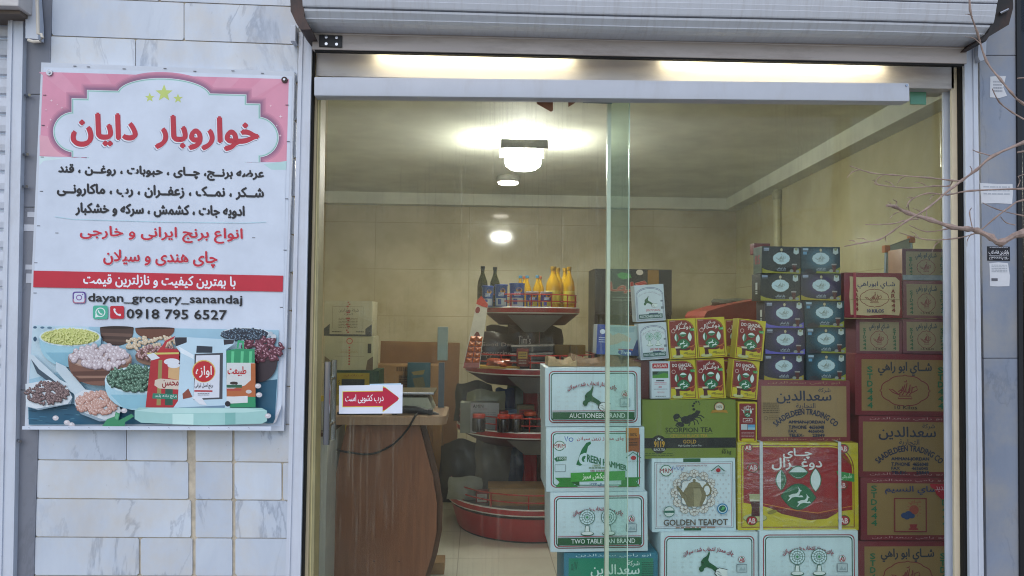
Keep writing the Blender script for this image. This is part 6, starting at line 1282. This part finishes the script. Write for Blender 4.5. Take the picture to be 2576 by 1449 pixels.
# black spice display with tubs, behind the left stack
kx0, kx1, Yk = P(1497, 680, 3.7).x, P(1690, 680, 3.7).x, 3.7
kd = thing('spice_display', 'black branded shelf display with a red Persian logo and yellow tubs at the back', 'display', ((kx0+kx1)/2, Yk, 0))
zk = P(1590, 677, Yk).z; KB = mat('1f1c1e', .4, name='black_laminate')
b = MB(); b.box((kx0, Yk+.02, 0), (kx0+.03, Yk+.4, zk), KB); b.box((kx1-.03, Yk+.02, 0), (kx1, Yk+.4, zk), KB); b.box((kx0+.031, Yk+.37, 0), (kx1-.031, Yk+.4, zk), mat('77704f', .5, name='pale_back')); b.build('cabinet', kd)
b = MB(); zs0 = P(1590, 792, Yk).z; b.box((kx0, Yk, zs0), (kx1, Yk+.018, zk), KB, .002); b.build('header_board', kd)
p = Print(lambda u, v, k: Vector((kx0+(kx1-kx0)*u/193, Yk-.0005-STEP*k, zk-(zk-zs0)*v/115))); p.txt('گلها', 36, 30, 130, 62, 'c9a09a', .05); p.txt('گلها', 36, 30, 130, 62, '8f2a24', .028); p.poly([(55, 14), (66, 8), (88, 12), (92, 22), (70, 26), (60, 22)], '3a7a3a'); p.ell(112, 8, 9, 7, 'b5ada4'); p.greek(44, 70, 120, 84, 2, '6a6a6a', .35, 3); p.rect(132, 2, 160, 42, '7a5a24'); p.build('logo_print', kd)
zsh = P(1590, 862, Yk).z; b = MB(); b.box((kx0+.031, Yk+.03, zsh-.02), (kx1-.031, Yk+.369, zsh), KB); b.build('shelf', kd)
for i, px in enumerate((1520, 1556, 1590, 1622)):
    x = P(px, 850, Yk+.15).x; t = thing('spice_tub', ('leftmost', 'second', 'third', 'rightmost')[i]+' of four pale tubs with yellow lids on the black display shelf', 'tub', (x, Yk+.15, zsh), 'yellow lidded tubs')
    b = MB(); b.lathe([(.001, 0), (.048, .001), (.055, .14)], (x, Yk+.15, zsh+.001), mat('b5a96a', .35, name='pale_tub'), 20); b.build('tub', t, smooth=True)
    b = MB(); b.lathe([(.059, .13), (.059, .16), (.001, .162)], (x, Yk+.15, zsh+.001), mat('b58a1c', .35, name='yellow_lid'), 20); b.build('lid', t, smooth=True)
# red container at the back behind the gazelle packs
Yr = 1.6; b = MB(); rp_ = [P(x, y, Yr) for x, y in ((1772, 1560), (1772, 795), (1780, 783), (1830, 768), (1910, 752), (1990, 752), (1990, 1560))]
b.prism([(q.x, q.y, max(0, q.z)) for q in rp_], mat('8a2f24', .5, var=.1, name='dull_red_plastic'), (0, .45, 0)); b.build('red_bin', label='dull red slanted bin behind the gazelle tea packs', cat='bin')
pillow_bag(1850, 1.9, P(1850, 770, 1.9).z, .34, .05, '6a6a60', 'clear plastic bag lying on the red bin', None, rough=.2, name='plastic_bag')
carton((1897, 612, 1938, 640), YM+.2, .06, 'product_box', 'small dark red box on the rear tea bag boxes', '6f1c22', None, cat='box')
# whiteboard leaning behind the right-hand column
wb = thing('whiteboard', 'tilted whiteboard with orange corners behind the right-hand carton column', 'whiteboard', P(2255, 690, 1.25))
q = [P(2206, 690, .93), P(2229, 622, .95), P(2292, 598, 1.05), P(2300, 690, 1.03)]; zlow = .0
q[0].z, q[3].z = zlow+.9, zlow+.9
b = MB(); b.prism(q, mat('a9b3ad', .3, var=.06, name='whiteboard_face'), (.02, .02, 0)); b.build('panel', wb)
b = MB(); b.tube([q[0], q[1], q[2], q[3]], .007, mat('8f9598', .3, metal=.5, name='aluminium_edge'), 6); b.build('rim', wb)
for s, v in (('front', q[1]), ('rear', q[2])):
    b = MB(); b.box(v-Vector((.016, .016, .03)), v+Vector((.016, .016, .01)), mat('b5651c', .4, name='orange_corner'), .004); b.build('corner', wb)
b = MB()
b.box((q[0].x-.02, q[0].y-.04, 0), (q[3].x+.03, q[3].y+.08, .899), CARD2); b.build('cardboard_box', label='cardboard box the whiteboard rests on, hidden by the stacks', cat='box')

# ------------------------------------------------------------ bare tree in front of the right side
YT_ = -.85
def tree():
    t = thing('bare_tree', 'leafless tree with thin brown twigs reaching in from the right edge', 'tree', (P(2850, 800, YT_).x, YT_, -.12))
    BARK = mat('9d877c', .7, var=.25, scale=40, stretch=(1, 1, 1), dirt='5f4a42', dirtamt=.5, bump=.3, name='pale_bark')
    X0 = P(2850, 800, YT_).x; b = MB(); rn = random.Random(2)
    b.tube([(X0+.02, YT_, -.12), (X0, YT_, .6), (X0+.03, YT_+.02, 1.4), (X0-.02, YT_, 2.2), (X0+.04, YT_, 3.4)], [.085, .07, .06, .05, .03], BARK, 14); b.build('trunk', t, smooth=True)
    tw = [([(2850, 690), (2700, 600), (2576, 586), (2517, 611), (2494, 597), (2457, 580), (2434, 576), (2394, 571), (2341, 553), (2284, 536), (2251, 520), (2231, 517)], 16, 5.5, 0),
          ([(2850, 300), (2700, 310), (2576, 358), (2497, 393), (2457, 427), (2421, 453), (2390, 476), (2334, 523), (2281, 556), (2244, 583), (2211, 603), (2168, 611), (2124, 620)], 7, 2, -.05),
          ([(2850, 420), (2700, 330), (2576, 262), (2544, 233), (2517, 200), (2481, 153), (2459, 83), (2440, 23), (2440, -60)], 5, 3, -.08),
          ([(2576, 300), (2547, 283), (2514, 257), (2496, 223)], 3.6, 2, -.08), ([(2421, 455), (2394, 454), (2334, 447), (2244, 440), (2191, 435), (2137, 417)], 3.6, 1.7, -.03), ([(2397, 453), (2387, 468), (2351, 468), (2284, 473), (2211, 465), (2199, 460)], 3.2, 1.7, -.02),
          ([(2494, 392), (2461, 383), (2447, 377)], 2.8, 1.6, -.05), ([(2311, 550), (2271, 556), (2244, 563), (2177, 565)], 3.2, 1.7, -.02), ([(2850, 520), (2700, 500), (2576, 503), (2537, 523), (2501, 550), (2457, 585), (2401, 600), (2331, 603), (2262, 585)], 4.4, 1.8, .04),
          ([(2850, 470), (2680, 480), (2576, 475), (2440, 480), (2384, 490), (2334, 486), (2291, 503), (2281, 522)], 4.4, 2, .02), ([(2395, 572), (2381, 576), (2331, 583), (2287, 566)], 3, 1.7, .01), ([(2446, 573), (2439, 536), (2444, 523)], 2.6, 1.5, .0), ([(2331, 548), (2331, 526)], 2.4, 1.4, 0), ([(2700, 560), (2576, 543), (2507, 526), (2472, 510)], 3, 1.6, .03), ([(2554, 566), (2531, 560), (2517, 545)], 2.6, 1.5, .03), ([(2251, 520), (2256, 508), (2247, 502)], 2.4, 1.4, 0),
          ([(2420, 455), (2400, 472), (2384, 482)], 2.6, 1.5, -.03), ([(2430, 448), (2445, 430), (2440, 418)], 2.4, 1.5, -.03), ([(2700, 210), (2620, 195), (2560, 197)], 4.6, 3, -.05), ([(2700, 400), (2620, 378), (2560, 383)], 5.5, 4, -.02), ([(2690, 455), (2600, 436), (2561, 444)], 3, 2, 0), ([(2560, 470), (2566, 455), (2562, 446)], 2.2, 1.5, 0)]
    rt = random.Random(21)
    for pts, r0, r1, dy in list(tw):
        if len(pts) < 5: continue
        for i in range(len(pts)-4, len(pts)-1):
            (ax, ay), (bx_, by) = pts[i], pts[i+1]; u = rt.uniform(.2, .8); x, y = ax+(bx_-ax)*u, ay+(by-ay)*u
            if x > 2574: continue
            l = rt.uniform(14, 46); an = math.atan2(by-ay, bx_-ax)+rt.choice((-1, 1))*rt.uniform(.5, .9)
            tw.append(([(x, y), (x+l*.55*math.cos(an), y+l*.55*math.sin(an)), (x+l*math.cos(an-.25), y+l*math.sin(an-.25))], 2.2, 1.1, dy))
    for pts, r0, r1, dy in tw:
        b = MB(); q = []
        for i in range(len(pts)-1):
            p0_, p1_, p2_, p3_ = [Vector(pts[max(0, min(len(pts)-1, k))]) for k in (i-1, i, i+1, i+2)]
            for k in range(3): s = k/3; q.append(.5*((2*p1_)+(p2_-p0_)*s+(2*p0_-5*p1_+4*p2_-p3_)*s*s+(3*p1_-p0_-3*p2_+p3_)*s**3))
        q.append(Vector(pts[-1])); n = len(q); mm = 1.5e-3
        pp = [P(v.x, v.y, YT_+dy+.02*math.sin(i*.5)) for i, v in enumerate(q)]
        rad = [(r0+(r1-r0)*(i/(n-1))**.7)*.5*mm*(1.5 if i % 3 == 0 and 0 < i < n-1 else .95) for i in range(n)]
        b.tube(pp, rad, BARK, 8)
        b.build('branch' if r0 > 4 else 'twig', t, smooth=True)
tree()
for o in COL.objects:
    for k in ('_o', '_d'):
        if k in o: del o[k]
